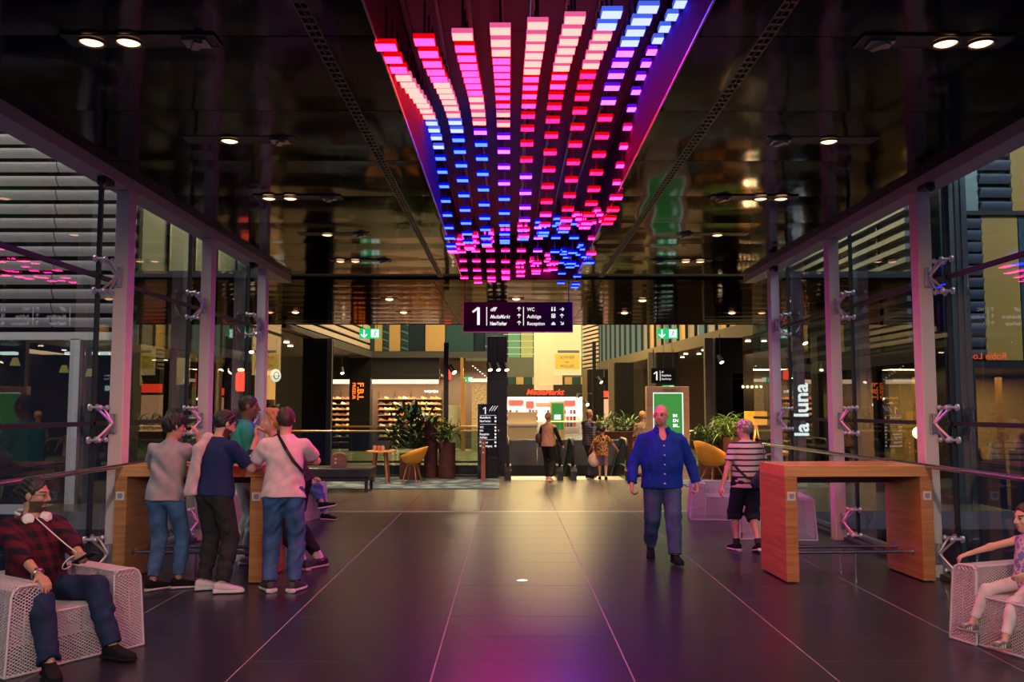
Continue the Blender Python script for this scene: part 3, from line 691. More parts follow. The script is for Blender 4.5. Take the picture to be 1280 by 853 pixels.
        for i in (0, 1):
            d = EL[i] - sh[i]; d /= np.linalg.norm(d)
            if sleeve in ('short', 'tee'):
                t = .66 if sleeve == 'short' else .78; en = sh[i] + (EL[i] - sh[i]) * t
                S.cap(sh[i], sh[i] + (EL[i] - sh[i]) * (t + .1), .050 * s * bw + e * .8, .048 * s * bw + e * 1.0, .03, cuts=[(tuple(en), tuple(d))])
            elif sleeve in ('long', 'threeq'):
                t = .95 if sleeve == 'long' else .42; d2 = WR[i] - EL[i]; d2 /= np.linalg.norm(d2); en = EL[i] + (WR[i] - EL[i]) * t
                S.cap(sh[i], EL[i], .049 * s * bw + e * .7, .043 * s * bw + e * .8, .03)
                S.cap(EL[i], EL[i] + (WR[i] - EL[i]) * min(1, t + .1), .043 * s * bw + e * .8, .034 * s * bw + e * .7, .02, cuts=[(tuple(en), tuple(d2))])
        for c_ in cuts[:1]: S.plane(*[np.array(v) for v in c_])
        S.apply(nb - .2, nb + .3, lambda p: np.where(np.linalg.norm((p - nb) - ((p - nb) @ U)[..., None] * U, axis=-1) < .12 * s, -((p - nb) @ U - .012 * s), 1.0), .004, 's')
        if vneck: S.ell(nb + Fs * .105 * s - U * vneck * .35 * s, (.042 * s, .08 * s, vneck * s), Ts @ rotm('X', -12), .012, op='s')
        S.folds(foldamp, 38, seed, (.9, .5, .7)); V, Q = S.net(); link('shirt', np_mesh('shirt', V, Q, [shirt]), root)
    # ------- trousers
    if pants:
        P = Field(lo, hi, vox); e = pease * s
        P.ell(pel - U * .0, (.152 * s * bw + e * .7, .108 * s + e * .9, .13 * s), T, .05)
        for i in (0, 1):
            P.cap(hip[i], KN[i], .083 * s * lg + e * .9, .056 * s * lg + e, .035)
            d = AN[i] - KN[i]; d /= np.linalg.norm(d); en = KN[i] + (AN[i] - KN[i]) * pcut
            if pcut > 0.4: P.ell(KN[i] * .68 + AN[i] * .32, (.048 * s + e, .051 * s + e, .11 * s), None, .03)
            if pcut > 0.05: P.cap(KN[i], AN[i] + d * .05, .055 * s * lg + e, .040 * s * lg + e * 1.0, .03, cuts=[(tuple(en), tuple(d))])
        P.plane(pel + U * .055 * s, U); P.folds(foldamp * .95, 48, seed + 3, (.7, .5, .8), 1.3); V, Q = P.net(); link('trousers', np_mesh('trousers', V, Q, [pants]), root)
    # ------- socks and shoes
    for i in (0, 1):
        if socks is not None and pants is not None:
            MB().tube([tuple(AN[i] + np.array([0, 0, -.03])), tuple(AN[i] * .82 + KN[i] * .18)], [.044 * s, .046 * s], 12).build('sock', socks, root, smooth=True)
        if shoes: shoe(root, AN[i], fyaw[i], s, shoes[0], shoes[1], fpitch[i], shoes[2], strap)
    root['_j'] = 0; del root['_j']
    return root, dict(HC=HC, Hm=Hm, hp=hp, nb=nb, sh=sh, EL=EL, WR=WR, pel=pel, U=U, F=F, X=X, KN=KN, AN=AN, s=s, hs=hs)
# ================================================================ clothing materials with a pattern
def pattern(name, base, kind, a, rough=0.85):
    """kind: 'stripe' horizontal bands, 'plaid' checks, 'spots' animal print; uses object space"""
    m = mat(name, base, rough, spec=0.2); nt = m.node_tree; b = nt.nodes['Principled BSDF']; L = nt.links.new
    tc = nt.nodes.new('ShaderNodeTexCoord'); sp = nt.nodes.new('ShaderNodeSeparateXYZ'); L(tc.outputs['Object'], sp.inputs[0])
    def math_(op, x, y=None):
        n = nt.nodes.new('ShaderNodeMath'); n.operation = op
        for i, v in enumerate((x, y)):
            if v is None: continue
            if isinstance(v, (int, float)): n.inputs[i].default_value = v
            else: L(v, n.inputs[i])
        return n.outputs[0]
    def band(sock, period, duty): return math_('LESS_THAN', math_('FRACT', math_('MULTIPLY', sock, 1 / period)), duty)
    mx = nt.nodes.new('ShaderNodeMix'); mx.data_type = 'RGBA'; mx.inputs[6].default_value = (*base, 1); mx.inputs[7].default_value = (*a['col'], 1)
    if kind == 'stripe': L(band(sp.outputs[2], a['p'], a['d']), mx.inputs[0])
    elif kind == 'plaid':
        h = math_('ADD', math_('MULTIPLY', sp.outputs[0], 1.0), math_('MULTIPLY', sp.outputs[1], 0.6))
        L(math_('MULTIPLY', math_('ADD', band(h, a['p'], a['d']), band(sp.outputs[2], a['p'], a['d'])), 0.5), mx.inputs[0])
    else:
        v = nt.nodes.new('ShaderNodeTexNoise'); v.inputs['Scale'].default_value = a['p']; v.inputs['Detail'].default_value = 1; L(tc.outputs['Object'], v.inputs['Vector']); L(math_('GREATER_THAN', v.outputs['Fac'], a['d']), mx.inputs[0])
    L(mx.outputs[2], b.inputs['Base Color']); return m
SK_f = skin_mat('fair', (.66, .36, .27)); SK_t = skin_mat('tan', (.50, .27, .18)); SK_d = skin_mat('dark', (.16, .085, .06)); SK_m = skin_mat('olive', (.42, .22, .15))
H_k = mat('hair_black', (.012, .010, .010), .5); H_br = mat('hair_brown', (.05, .025, .016), .5); H_bl = mat('hair_blond', (.42, .20, .07), .5); H_gr = mat('hair_grey', (.22, .20, .20), .6); H_or = mat('hair_copper', (.55, .24, .06), .5)
D_blue = denim('denim_blue', (.055, .12, .27)); D_dark = denim('denim_dark', (.016, .028, .07)); D_mid = denim('denim_mid', (.05, .085, .19)); D_char = cloth('charcoal_twill', (.035, .034, .036)); D_white = denim('denim_white', (.62, .60, .60))
B_k = mat('beard_black', (.07, .035, .026), .7); B_g = mat('beard_grey', (.40, .22, .17), .7)
M_wht = mat('white_plastic', (.78, .74, .74), .4); M_blk = mat('black_plastic', (.012, .012, .014), .35)

def strap_obj(parent, pts, wdt, mt, name='strap'):
    mb = MB(); vs = []; fs = []
    P = [Vector(p) for p in pts]
    for i, p in enumerate(P):
        d = (P[min(i + 1, len(P) - 1)] - P[max(i - 1, 0)]).normalized(); n = Vector((p.x, p.y, 0)).normalized() if abs(p.x) + abs(p.y) > 1e-4 else Vector((0, 1, 0)); w = d.cross(n).normalized() * wdt / 2
        vs += [p + w, p - w, p - w + n * .006, p + w + n * .006]
    for i in range(len(P) - 1):
        a = i * 4; b = a + 4
        fs += [(a + q, a + (q + 1) % 4, b + (q + 1) % 4, b + q) for q in range(4)]
    fs += [(0, 3, 2, 1), (len(vs) - 4, len(vs) - 3, len(vs) - 2, len(vs) - 1)]
    return mb.add(vs, fs).build(name, mt, parent, smooth=True)
def blob(name, parent, mt, lo, hi, h, fn, folds=None):
    f = Field(np.array(lo, float), np.array(hi, float), h); fn(f)
    if folds: f.folds(*folds)
    V, Q = f.net(); return link(name, np_mesh(name, V, Q, [mt]), parent)

# --- man in the blue shirt, walking towards us
P1, J = person('bald man in blue button shirt and jeans walking towards the viewer', (1.74, 10.12, 0), PI, h=1.79, w=1.42, fat=.062, head=(-22, 0, 0), lean=1,
    feet=[(-.09, .28, .087), (.10, -.24, .150)], fpitch=(0, -28), fyaw=(8, -8), knee=[(-.05, 1, 0), (.1, 1, 0)], hands=[(-.40, -.02, .86), (.36, .12, .86)], elbow=[(-.5, -1, 0), (.5, -1, 0)],
    hdir=((-.02, .1, -1), (.02, .25, -1)), curl=(55, 55), skin=SK_f, hair=H_gr, hairstyle='bald', beard=('goatee', B_g), shirt=cloth('blue_shirt', (.008, .045, .38), noise=.2), sleeve='long', hem=.13, ease=.022, vneck=.10,
    shd=.395, pants=D_mid, pease=.022, pcut=.98, shoes=(M_shoe_k, M_shoe_k, 1.0), seed=11, vox=.0085, foldamp=.0065)
btn = MB()
for k in range(5):
    z = 1.30 - k * .105; y0 = .195 + .035 * math.sin(min(1, (1.36 - z) / .3) * PI / 2)
    MB().cyl((.004, y0 - .03, z), (.004, y0 + .010, z), .008, n=10).build('button', M_wht, P1, smooth=True)
for q in (-1, 1):
    pts = [J['nb'] + np.array([q * .068, -.02, .035]), J['nb'] + np.array([q * .062, .055, .028]), J['nb'] + np.array([q * .045, .118, -.035]), J['nb'] + np.array([q * .075, .10, -.055]), J['nb'] + np.array([q * .10, .04, -.012])]
    mb = MB(); V = [Vector(p) for p in pts]; n = len(V); off = Vector((0, .012, .012)); mb.add(V + [v + off for v in V], [tuple(range(n)), tuple(range(2 * n - 1, n - 1, -1))] + [(k, n + k, n + (k + 1) % n, (k + 1) % n) for k in range(n)])
    mb.build('collar', MATS['blue_shirt'], P1)
gl = MB()
for q in (-1, 1): gl.tube([J['hp'](q * .032 + .022 * math.cos(t), .094 - abs(.01 * math.cos(t)), .010 + .016 * math.sin(t)) for t in np.linspace(0, 2 * PI, 14, endpoint=False)], .0014, 5, closed=True)
gl.tube([J['hp'](-.055, .085, .014), J['hp'](-.08, .0, .014)], .002, 5).tube([J['hp'](.055, .085, .014), J['hp'](.08, .0, .014)], .002, 5); gl.build('glasses', M_blk, P1, smooth=True)

# --- person in the striped shirt
P2, J = person('person in striped t-shirt, cap and dark knee shorts walking away', (2.87, 10.72, 0), R(10), h=1.60, w=1.08, fat=.018, head=(38, 2, 0),
    feet=[(-.10, .10, .078), (.09, -.10, .10)], fpitch=(0, -10), fyaw=(10, -6), hands=[(-.34, -.02, .74), (.34, .10, .78)], skin=SK_f, hair=H_gr, hairstyle='short',
    shirt=pattern('striped_jersey', (.60, .50, .52), 'stripe', dict(col=(.035, .03, .05), p=.068, d=.32)), sleeve='short', hem=.095, ease=.020, pants=cloth('navy_shorts', (.018, .022, .045)), pcut=.24, pease=.035,
    shoes=(M_shoe_k, M_sole_w, 1.25), socks=mat('sock_black', (.02, .02, .022), .8), seed=21)
def capf(f):
    f.ell(J['hp'](0, -.012, .045), np.array((.088, .108, .10)) * J['hs'], J['Hm'], .01); f.plane(J['hp'](0, 0, .035), J['Hm'] @ np.array([0, .1, -1])); f.ell(J['hp'](0, .115, .045), np.array((.065, .075, .008)) * J['hs'], J['Hm'], .008)
blob('cap', P2, pattern('cap_print', (.66, .52, .54), 'spots', dict(col=(.25, .12, .16), p=45, d=.54)), J['HC'] - .2, J['HC'] + .24, .007, capf)
bag = link('sling_bag', None, P2, (.09, -.175, .90), (R(4), R(-28), R(8)))
blob('pouch', bag, cloth('bag_navy', (.035, .04, .10)), (-.2, -.12, -.16), (.2, .12, .16), .008, lambda f: (f.cap((-.10, 0, -.03), (.10, 0, .03), .062, .085, .02, flat=((0, 1, 0), .5))), (.003, 60, 3))
MB().tube([(-.02, -.052, -.02), (.0, -.055, -.035), (.03, -.055, -.02), (.065, -.05, .01)], [.003, .007, .005, .002], 6).build('logo', M_wht, bag, smooth=True)
strap_obj(P2, [(.13, .02, 1.345), (.15, -.06, 1.33), (.165, -.125, 1.22), (.15, -.152, 1.05), (.12, -.17, .94)], .035, M_blk)
strap_obj(P2, [(-.155, .02, 1.05), (-.16, -.09, 1.0), (-.08, -.162, .90), (.0, -.178, .87)], .03, M_blk)

# --- group at the left bar table
P3, J = person('young man in grey t-shirt leaning on the left table, hand at cheek', (-3.27, 8.47, 0), R(-6), h=1.69, lean=9, head=(-48, 6, 0), twist=-4,
    feet=[(-.09, -.02, .083), (.10, .10, .083)], fyaw=(-30, -62), knee=[(-.05, 1, 0), (.25, 1, 0)], hands=[(-.10, .42, 1.175), (.16, .32, 1.40)], elbow=[(-1, -.3, -.4), (.6, .1, -1)], hdir=((1, .35, 0), (-.1, -.1, 1)), palm=((0, 0, -1), (-1, -.2, 0)),
    curl=(15, 25), skin=SK_t, hair=H_k, hairstyle='top', shirt=cloth('grey_tee', (.36, .31, .33)), hem=.07, ease=.02, pants=denim('denim_light', (.075, .15, .30)), pcut=.88, shoes=(M_shoe_k, M_sole_w, 1.1), seed=31)
P4, J = person('young man in navy t-shirt and charcoal trousers with a pink cloth over his shoulder', (-2.78, 8.38, 0), R(-22), h=1.73, lean=5, head=(-28, 24, 0),
    feet=[(-.14, .05, .086), (.12, .0, .086)], fyaw=(-50, -60), hands=[(-.02, .44, 1.20), (.14, .40, 1.22)], elbow=[(-1, -.2, -.5), (.8, -.2, -1)], hdir=((.9, .5, .1), (-.2, .9, .3)), palm=((.2, 0, 1), (-.7, 0, .6)), curl=(30, 40),
    skin=SK_f, hair=H_k, hairstyle='short', beard=('full', B_k), shirt=cloth('navy_tee', (.016, .03, .105)), sleeve='tee', hem=.03, ease=.02, pants=D_char, pease=.026, pcut=.94, shoes=(mat('shoe_white', (.72, .60, .62), .55), M_sole_w, 1.6), seed=41)
blob('cargo_pocket', P4, D_char, (.08, -.14, .42), (.28, .18, .75), .009, lambda f: f.ell((.150, .05, .62), (.030, .065, .09), None, .01), (.004, 60, 4))
# phone in his hands
ph = thing('smartphone', 'dark smartphone held by the young man in navy', 'phone', (-2.56, 8.80, 1.235), R(-30))
MB().box((0, 0, 0), (.075, .15, .009), rx=R(25)).build('case', M_blk, ph, bevel=.004)
MB().box((0, -.002, .006), (.066, .138, .002), rx=R(25)).build('screen', emis('phone_screen', (.9, .75, .8), .35), ph)
tw = thing('cloth', 'pale pink cloth hanging over the shoulder of the young man in navy', 'cloth', (-2.755, 8.41, 1.0), R(-22))
def towel(f):
    f.cap((-.075, .06, .39), (-.10, -.02, .445), .045, .05, .02, flat=((0, 0, 1), .5)); f.cap((-.10, -.03, .435), (-.12, -.135, .33), .05, .055, .03, flat=((0, 1, 0), .55)); f.cap((-.12, -.14, .32), (-.16, -.185, -.07), .055, .075, .03, flat=((0, 1, 0), .5), cuts=[((-.16, -.18, -.10), (.15, 0, -1))])
blob('fabric', tw, cloth('pink_cloth', (.62, .44, .47)), (-.32, -.32, -.2), (.1, .2, .56), .008, towel, (.008, 60, 5, (1, .2, .1), 1.0))
P5, J = person('young man in white t-shirt and blue jeans with a black cross-body strap, seen from behind', (-2.13, 8.40, 0), R(6), h=1.75, lean=6, head=(8, 12, 0), twist=5,
    feet=[(-.115, .02, .086), (.115, .0, .086)], fyaw=(28, -22), hands=[(-.20, .34, 1.17), (.02, .33, 1.20)], elbow=[(-1, -.4, -.8), (1, .15, -.25)], hdir=((.6, .7, 0), (-1, .2, 0)), palm=((0, 0, -1), (0, 0, -1)), curl=(20, 20),
    skin=SK_f, hair=H_br, hairstyle='short', shirt=cloth('white_tee', (.70, .56, .58)), hem=.06, ease=.026, pants=D_blue, pease=.026, pcut=.96, shoes=(mat('shoe_grey', (.05, .045, .05), .6), M_sole_w, 1.4), seed=51)
strap_obj(P5, [(-.06, .10, 1.44), (-.07, .02, 1.50), (-.055, -.045, 1.475), (.03, -.105, 1.33), (.10, -.115, 1.22), (.165, -.08, 1.14), (.19, .0, 1.10)], .032, M_blk)
P6, J = person('tall young man in teal polo shirt and white trousers standing behind the left table', (-2.99, 9.95, 0), R(-72), h=1.90, head=(-8, 4, 0), lean=3,
    feet=[(-.10, -.03, .09), (.12, .06, .09)], hands=[(-.08, .28, 1.23), (.15, .38, 1.22)], hdir=(None, None), skin=SK_d, hair=H_k, hairstyle='buzz', shirt=cloth('teal_polo', (.035, .30, .24)), sleeve='tee', hem=.04, pants=D_white, pcut=.9, shoes=(M_wht, M_sole_w, 1.2), seed=61)
strap_obj(P6, [(-.03, .115, 1.38), (-.05, .07, 1.545), (0, -.06, 1.585), (.06, .05, 1.55), (.03, .115, 1.38)], .018, mat('lanyard_blue', (.03, .10, .5), .6), 'lanyard')
P7, J = person('blond young man in dark jacket leaning on the left table, chin on hand', (-2.18, 9.68, 0), R(96), h=1.88, lean=31, head=(6, -8, 0), pelvis=(0, .10, .93),
    feet=[(-.16, .02, .09), (.02, -.14, .09)], fyaw=(-30, 40), hands=[(-.10, .55, 1.40), (.14, .62, 1.21)], elbow=[(-.5, .1, -1), (1, -.2, -.5)], hdir=((.25, .2, 1), (-1, .3, 0)), palm=((.2, -1, 0), (0, 0, -1)), curl=(62, 20),
    skin=SK_f, hair=H_bl, hairstyle='quiff', shirt=cloth('dark_jacket', (.03, .028, .032)), sleeve='threeq', hem=.05, pants=cloth('black_jeans', (.014, .014, .017)), pcut=.80, shoes=(mat('shoe_dark', (.03, .025, .03), .5), mat('sole_pink', (.5, .36, .40), .6), 1.2), socks=mat('sock_pink', (.66, .50, .53), .85), seed=71)
P8, J = person('seated person in blue jeans and dark trainers with crossed legs behind the group', (-3.36, 13.85, 0), R(-105), h=1.70, pelvis=(0, -.05, .47), lean=-6, head=(20, 0, 0), feet=[(-.10, .50, .083), (.16, .58, .29)], fyaw=(0, 30), fpitch=(0, 10), knee=[(0, .4, 1), (0, .4, 1)],
    hands=[(-.14, .30, .62), (.14, .30, .62)], skin=SK_t, hair=H_br, shirt=cloth('brown_top', (.10, .07, .06)), sleeve='long', pants=denim('denim_seat', (.06, .12, .26)), pcut=.86, hem=.02, seed=81, vox=.012, fine=False)

# --- seated man with headphones
P9, J = person('seated man in red plaid shirt and dark jeans with white headphones round his neck', (-3.23, 6.31, 0), R(-123), h=1.74, w=1.18, fat=.02, pelvis=(.03, -.10, .445), lean=-14, head=(34, 4, 0), feet=[(-.165, .51, .088), (.30, .56, .088)], fyaw=(12, -18), knee=[(-.1, .35, 1), (.12, .35, 1)],
    hands=[(-.06, .34, .64), (.23, .31, .575)], elbow=[(-1, -.4, -.5), (1, -.5, -.3)], hdir=((.6, .7, .1), (.05, 1, -.35)), palm=((.1, 0, 1), (0, -.2, -1)), curl=(35, 25), skin=SK_t, hair=H_k, hairstyle='bun', beard=('full', B_k),
    shirt=pattern('plaid_shirt', (.012, .008, .014), 'plaid', dict(col=(.10, .008, .022), p=.085, d=.5)), sleeve='threeq', hem=.04, ease=.026, vneck=.03, pants=D_dark, pease=.02, pcut=.97, shoes=(M_shoe_k, M_shoe_k, 1.2), seed=91, vox=.0075)
gl = MB()
for q in (-1, 1): gl.tube([J['hp'](q * .032 + .021 * math.cos(t), .097, .008 + .015 * math.sin(t)) for t in np.linspace(0, 2 * PI, 14, endpoint=False)], .0014, 5, closed=True).tube([J['hp'](q * .054, .092, .012), J['hp'](q * .080, .0, .012)], .002, 5)
gl.build('glasses', M_blk, P9, smooth=True)
hpz = thing('headphones', 'white over-ear headphones hanging round the neck of the seated man', 'headphones', (-3.23, 6.31, 0), R(-123)); nb = J['nb']
MB().tube([nb + np.array([.085 * math.cos(t) * 1.05, -.02 - .085 * math.sin(t), .022 + .012 * math.sin(t)]) for t in np.linspace(-.35, PI + .35, 16)], .011, 8).build('headband', M_wht, hpz, smooth=True)
for q in (-1, 1):
    c = nb + np.array([q * .066, .088, -.012]); e = MB(); d = Vector((q * .35, .9, .1)).normalized()
    e.cyl(c - np.array(d) * .022, c + np.array(d) * .018, .042, .036, 18); e.cyl(c + np.array(d) * .018, c + np.array(d) * .024, .026, .022, 18); e.build('ear_cup', M_wht, hpz, smooth=True)
c0 = J['pel'] + J['U'] * .47 + J['F'] * .16 + J['X'] * .05; c1 = np.array((-.02, .375, .69))
MB().tube([c0 + (c1 - c0) * t + np.array((0, .05 * math.sin(PI * t), -.03 * math.sin(PI * t))) for t in np.linspace(0, 1, 8)], .004, 6).build('cable', M_wht, hpz, smooth=True)
ph = thing('smartphone', 'black smartphone with looped white cable in the hand of the seated man', 'phone', (-2.90, 6.12, .69), R(-100))
MB().box((0, 0, 0), (.08, .155, .011), rx=R(30), ry=R(-15)).build('case', M_blk, ph, bevel=.004)
MB().tube([(.02 + .06 * math.cos(t), -.10 + .03 * math.sin(t), -.03 + .045 * math.sin(t)) for t in np.linspace(0, 2 * PI, 16, endpoint=False)], .004, 6, closed=True).build('cable_loop', M_wht, ph, smooth=True)
wt = J['WR'][1] * .93 + J['EL'][1] * .07
wa = link('wristwatch', None, P9, tuple(wt)); dv = Vector(J['WR'][1] - J['EL'][1]).normalized(); u, v = basis(dv)
MB().tube([u * .034 * math.cos(t) + v * .034 * math.sin(t) for t in np.linspace(0, 2 * PI, 16, endpoint=False)], .010, 6, closed=True).build('band', M_steel, wa, smooth=True)
MB().cyl((0, 0, .026), (0, 0, .040), .021, n=16).build('dial', M_blk, wa, smooth=True)

# --- seated girl on the right
P10, J = person('young girl in patterned top and white leggings sitting on the right mesh chair', (3.74, 6.42, 0), R(106), h=1.13, w=1.0, pelvis=(0, 0, .47), lean=-3, head=(-8, 4, 0), headscale=.92, feet=[(-.13, .38, .105), (.17, .37, .155)], fyaw=(4, 2), fpitch=(12, 14), knee=[(0, .5, 1), (0, .5, 1)],
    hands=[(-.16, .20, .56), (.36, .30, .60)], elbow=[(-1, -.4, 0), (.6, -.3, .6)], hdir=(None, (.35, .9, -.35)), palm=(None, (0, -.2, -1)), curl=(25, 30), skin=SK_f, hair=H_br, hairstyle='bun', shirt=pattern('girl_top', (.55, .42, .52), 'spots', dict(col=(.16, .20, .42), p=34, d=.5)), sleeve='none', hem=.06, ease=.012,
    pants=cloth('white_leggings', (.72, .58, .60)), pcut=.80, pease=.006, shoes=(mat('shoe_pattern', (.22, .16, .17), .6, noise=.8, nscale=40), mat('sole_tan', (.5, .34, .30), .6), 1.1), strap=M_wht, seed=101, vox=.0065, foldamp=.003)

# --- far people by the escalator
P11, J = person('woman in peach vest and black trousers walking away towards the escalator', (.93, 21.15, 0), R(-20), h=1.66, female=True, head=(-10, 4, 0), feet=[(-.07, .16, .083), (.09, -.14, .10)], fpitch=(0, -12), hands=[(-.20, .05, .82), (.30, .16, .86)], skin=SK_f, hair=mat('scarf_tan', (.40, .20, .10), .7), hairstyle='bun',
    shirt=cloth('peach_vest', (.55, .28, .17)), sleeve='none', hem=.06, pants=cloth('black_leggings', (.012, .012, .014)), pease=.016, pcut=.95, shoes=(mat('shoe_rose', (.6, .22, .2), .6), M_sole_w, 1.1), seed=111, vox=.012, fine=False)
for i in (0, 1): MB().tube([tuple(J['sh'][i]), tuple(J['EL'][i]), tuple(J['WR'][i])], [.052, .046, .036], 10).build('sleeve', MATS['black_leggings'], P11, smooth=True)
blob('shoulder_bag', P11, mat('bag_brown', (.06, .025, .02), .6), (-.42, -.3, .8), (-.02, .1, 1.25), .012, lambda f: f.ell((-.20, -.12, 1.02), (.08, .10, .13), None, .02))
P12, J = person('man in checked shirt and grey jeans holding a carrier bag by the escalator', (1.97, 21.85, 0), R(-48), h=1.74, head=(0, 5, 0), feet=[(-.08, .16, .085), (.09, -.12, .10)], fpitch=(0, -10), hands=[(-.22, .15, .82), (.24, -.10, .80)], skin=skin_mat('orange_lit', (.62, .28, .16)), hair=mat('hair_orange_lit', (.45, .25, .13), .6), hairstyle='buzz',  # orange light on his head put into skin and hair colour
    shirt=pattern('check_shirt', (.06, .06, .075), 'plaid', dict(col=(.26, .22, .24), p=.06, d=.4)), sleeve='threeq', hem=.10, pants=cloth('grey_jeans', (.07, .07, .085)), seed=121, vox=.012, fine=False)
cb = thing('carrier_bag', 'orange-lit white plastic carrier bag in the hand of the man in the checked shirt', 'bag', (2.07, 21.62, .32), 0)
blob('pouch', cb, mat('bag_plastic', (.85, .55, .40), .4), (-.25, -.2, -.05), (.25, .2, .62), .012, lambda f: (f.ell((0, 0, .16), (.15, .10, .17), None, .03), f.cap((0, 0, .25), (-.01, .03, .42), .07, .02, .05)), (.006, 50, 8))  # white bag with the orange light put into its colour
P13, J = person('child in orange patterned dress with arms held out by the escalator', (2.26, 21.5, 0), R(-5), h=1.30, female=True, head=(-15, 8, 0), feet=[(-.06, .12, .066), (.08, -.08, .08)], hands=[(-.30, .10, .72), (.36, .12, .74)], skin=skin_mat('orange_lit', (.62, .28, .16)), hair=H_k, hairstyle='bun',  # same skin colour with the orange light painted in
    shirt=pattern('orange_print', (.62, .30, .10), 'spots', dict(col=(.10, .05, .03), p=26, d=.5)), sleeve='tee', hem=.14, ease=.03, pants=cloth('mauve_shorts', (.32, .18, .24)), pcut=.05, shoes=(M_shoe_k, M_shoe_k, 1.0), seed=131, vox=.011, fine=False)
P14, J = person('woman with short copper hair and spotted blouse standing by the green poster stand', (3.32, 22.0, 0), R(-12), h=1.68, female=True, fat=.02, head=(0, 3, 0), skin=SK_f, hair=H_or, hairstyle='top', shirt=pattern('spotted_blouse', (.50, .33, .17), 'spots', dict(col=(.08, .05, .03), p=60, d=.52)), sleeve='threeq', hem=.10,
    pants=cloth('tan_trousers', (.45, .28, .2)), seed=141, vox=.012, fine=False)
# ================================================================ bar tables
W_oak = wood('oak_veneer', (.40, .15, .045), (.58, .26, .09), (1.5, 1.5, 26), .35)
W_oak_top = wood('oak_veneer_top', (.60, .27, .085), (.74, .38, .14), (1.2, 22, 22), .25)
W_inner = wood('oak_veneer_inner', (.16, .055, .022), (.22, .085, .035), (1.5, 1.5, 26), .4)
M_socket = mat('socket_white', (.72, .66, .66), .4)
def bar_table(loc, rz, w, lab):
    d, h, t = .76, 1.145, .125
    o = thing('bar_table', lab, 'table', loc, rz)
    MB().bb(-w / 2, w / 2, -d / 2, d / 2, h - .11, h).build('top', W_oak_top, o, bevel=.004)
    for s in (-1, 1): MB().bb(s * (w / 2 - t / 2) - t / 2, s * (w / 2 - t / 2) + t / 2, -d / 2 + .001, d / 2 - .001, .012, h - .111).build('side_panel', W_oak, o, bevel=.003)
    for s in (-1, 1): MB().bb(s * (w / 2 - t / 2) - t / 2 + .02, s * (w / 2 - t / 2) + t / 2 - .02, -d / 2 + .02, d / 2 - .02, 0, .012).build('foot', M_black, o)
    MB().bb(-w / 2 + t, w / 2 - t, d / 2 - .12, d / 2 - .08, h - .22, h - .11).build('apron', W_inner, o)
    for yy, z in ((-.20, .27), (.16, .27)):
        MB().cyl((-w / 2 + t, yy, z), (w / 2 - t, yy, z), .018, n=12).build('foot_rail', M_steel, o, smooth=True)
        for s in (-1, 1): MB().cyl((s * (w / 2 - t - .02), yy, z), (s * (w / 2 - t), yy, z), .034, n=14).build('rail_flange', M_steel, o, smooth=True)
        MB().cyl((.02, yy, .0), (.02, yy, z), .010, n=8).cyl((.02, yy, 0), (.02, yy, .012), .035, n=14).build('rail_post', M_steel, o, smooth=True)
    for s in (-1, 1):
        x = s * (w / 2 - t / 2); k = link('power_socket', None, o, (x, -d / 2 - .004, h - .30))
        MB().box((0, 0, 0), (.085, .014, .085)).build('plate', M_socket, k, bevel=.004)
        MB().cyl((0, -.0075, 0), (0, -.004, 0), .026, n=20).box((0, -.0082, .018), (.05, .002, .018)).build('socket_face', mat('socket_grey', (.35, .3, .3), .5), k)
    return o
bar_table((-3.16, 9.20, 0), R(-3.0), 1.50, 'oak veneer bar table the young men lean on, at the left glass wall')
bar_table((3.46, 9.20, 0), R(2.6), 1.50, 'empty oak veneer bar table with foot rails at the right glass wall')
g = thing('drinking_glass', 'small clear glass standing on the right bar table', 'glass', (3.95, 9.25, 1.147))
MB().lathe([(.026, 0), (.028, .03), (.03, .06)], n=14).build('cup', glass('cup_glass', (.95, .95, .95)), g, smooth=True)

# ================================================================ white expanded-metal lounge chairs
M_mesh = mat('white_coated_mesh', (.62, .52, .55), .5)
def lattice(mb, O, U, V, lu, lv, inside=None, cw=.034, ch=.021, r=.0029, warp=None):
    """diamond lattice of flat bars on the patch O + u*U + v*V"""
    O = Vector(O); U = Vector(U).normalized(); V = Vector(V).normalized(); N = U.cross(V)
    nu = max(2, round(lu / (cw / 2))); nv = max(2, round(lv / (ch / 2))); du = lu / nu; dv = lv / nv
    def P(i, j):
        p = O + U * (i * du) + V * (j * dv); return warp(p) if warp else p
    for j in range(nv):
        for i in range(nu + 1):
            if (i + j) % 2: continue
            for k in (-1, 1):
                if not 0 <= i + k <= nu: continue
                if inside and not (inside(i * du, j * dv) and inside((i + k) * du, (j + 1) * dv)): continue
                a = P(i, j); b = P(i + k, j + 1); d = (b - a).normalized(); w = d.cross(N).normalized() * r; n = N * .002
                mb.add([a + w, a - w, b - w, b + w, a + w + n, a - w + n, b - w + n, b + w + n], [(3, 2, 1, 0), (4, 5, 6, 7), (0, 4, 7, 3), (1, 2, 6, 5)])
CW, CD, AH, SH, AT = .98, .74, .56, .37, .23
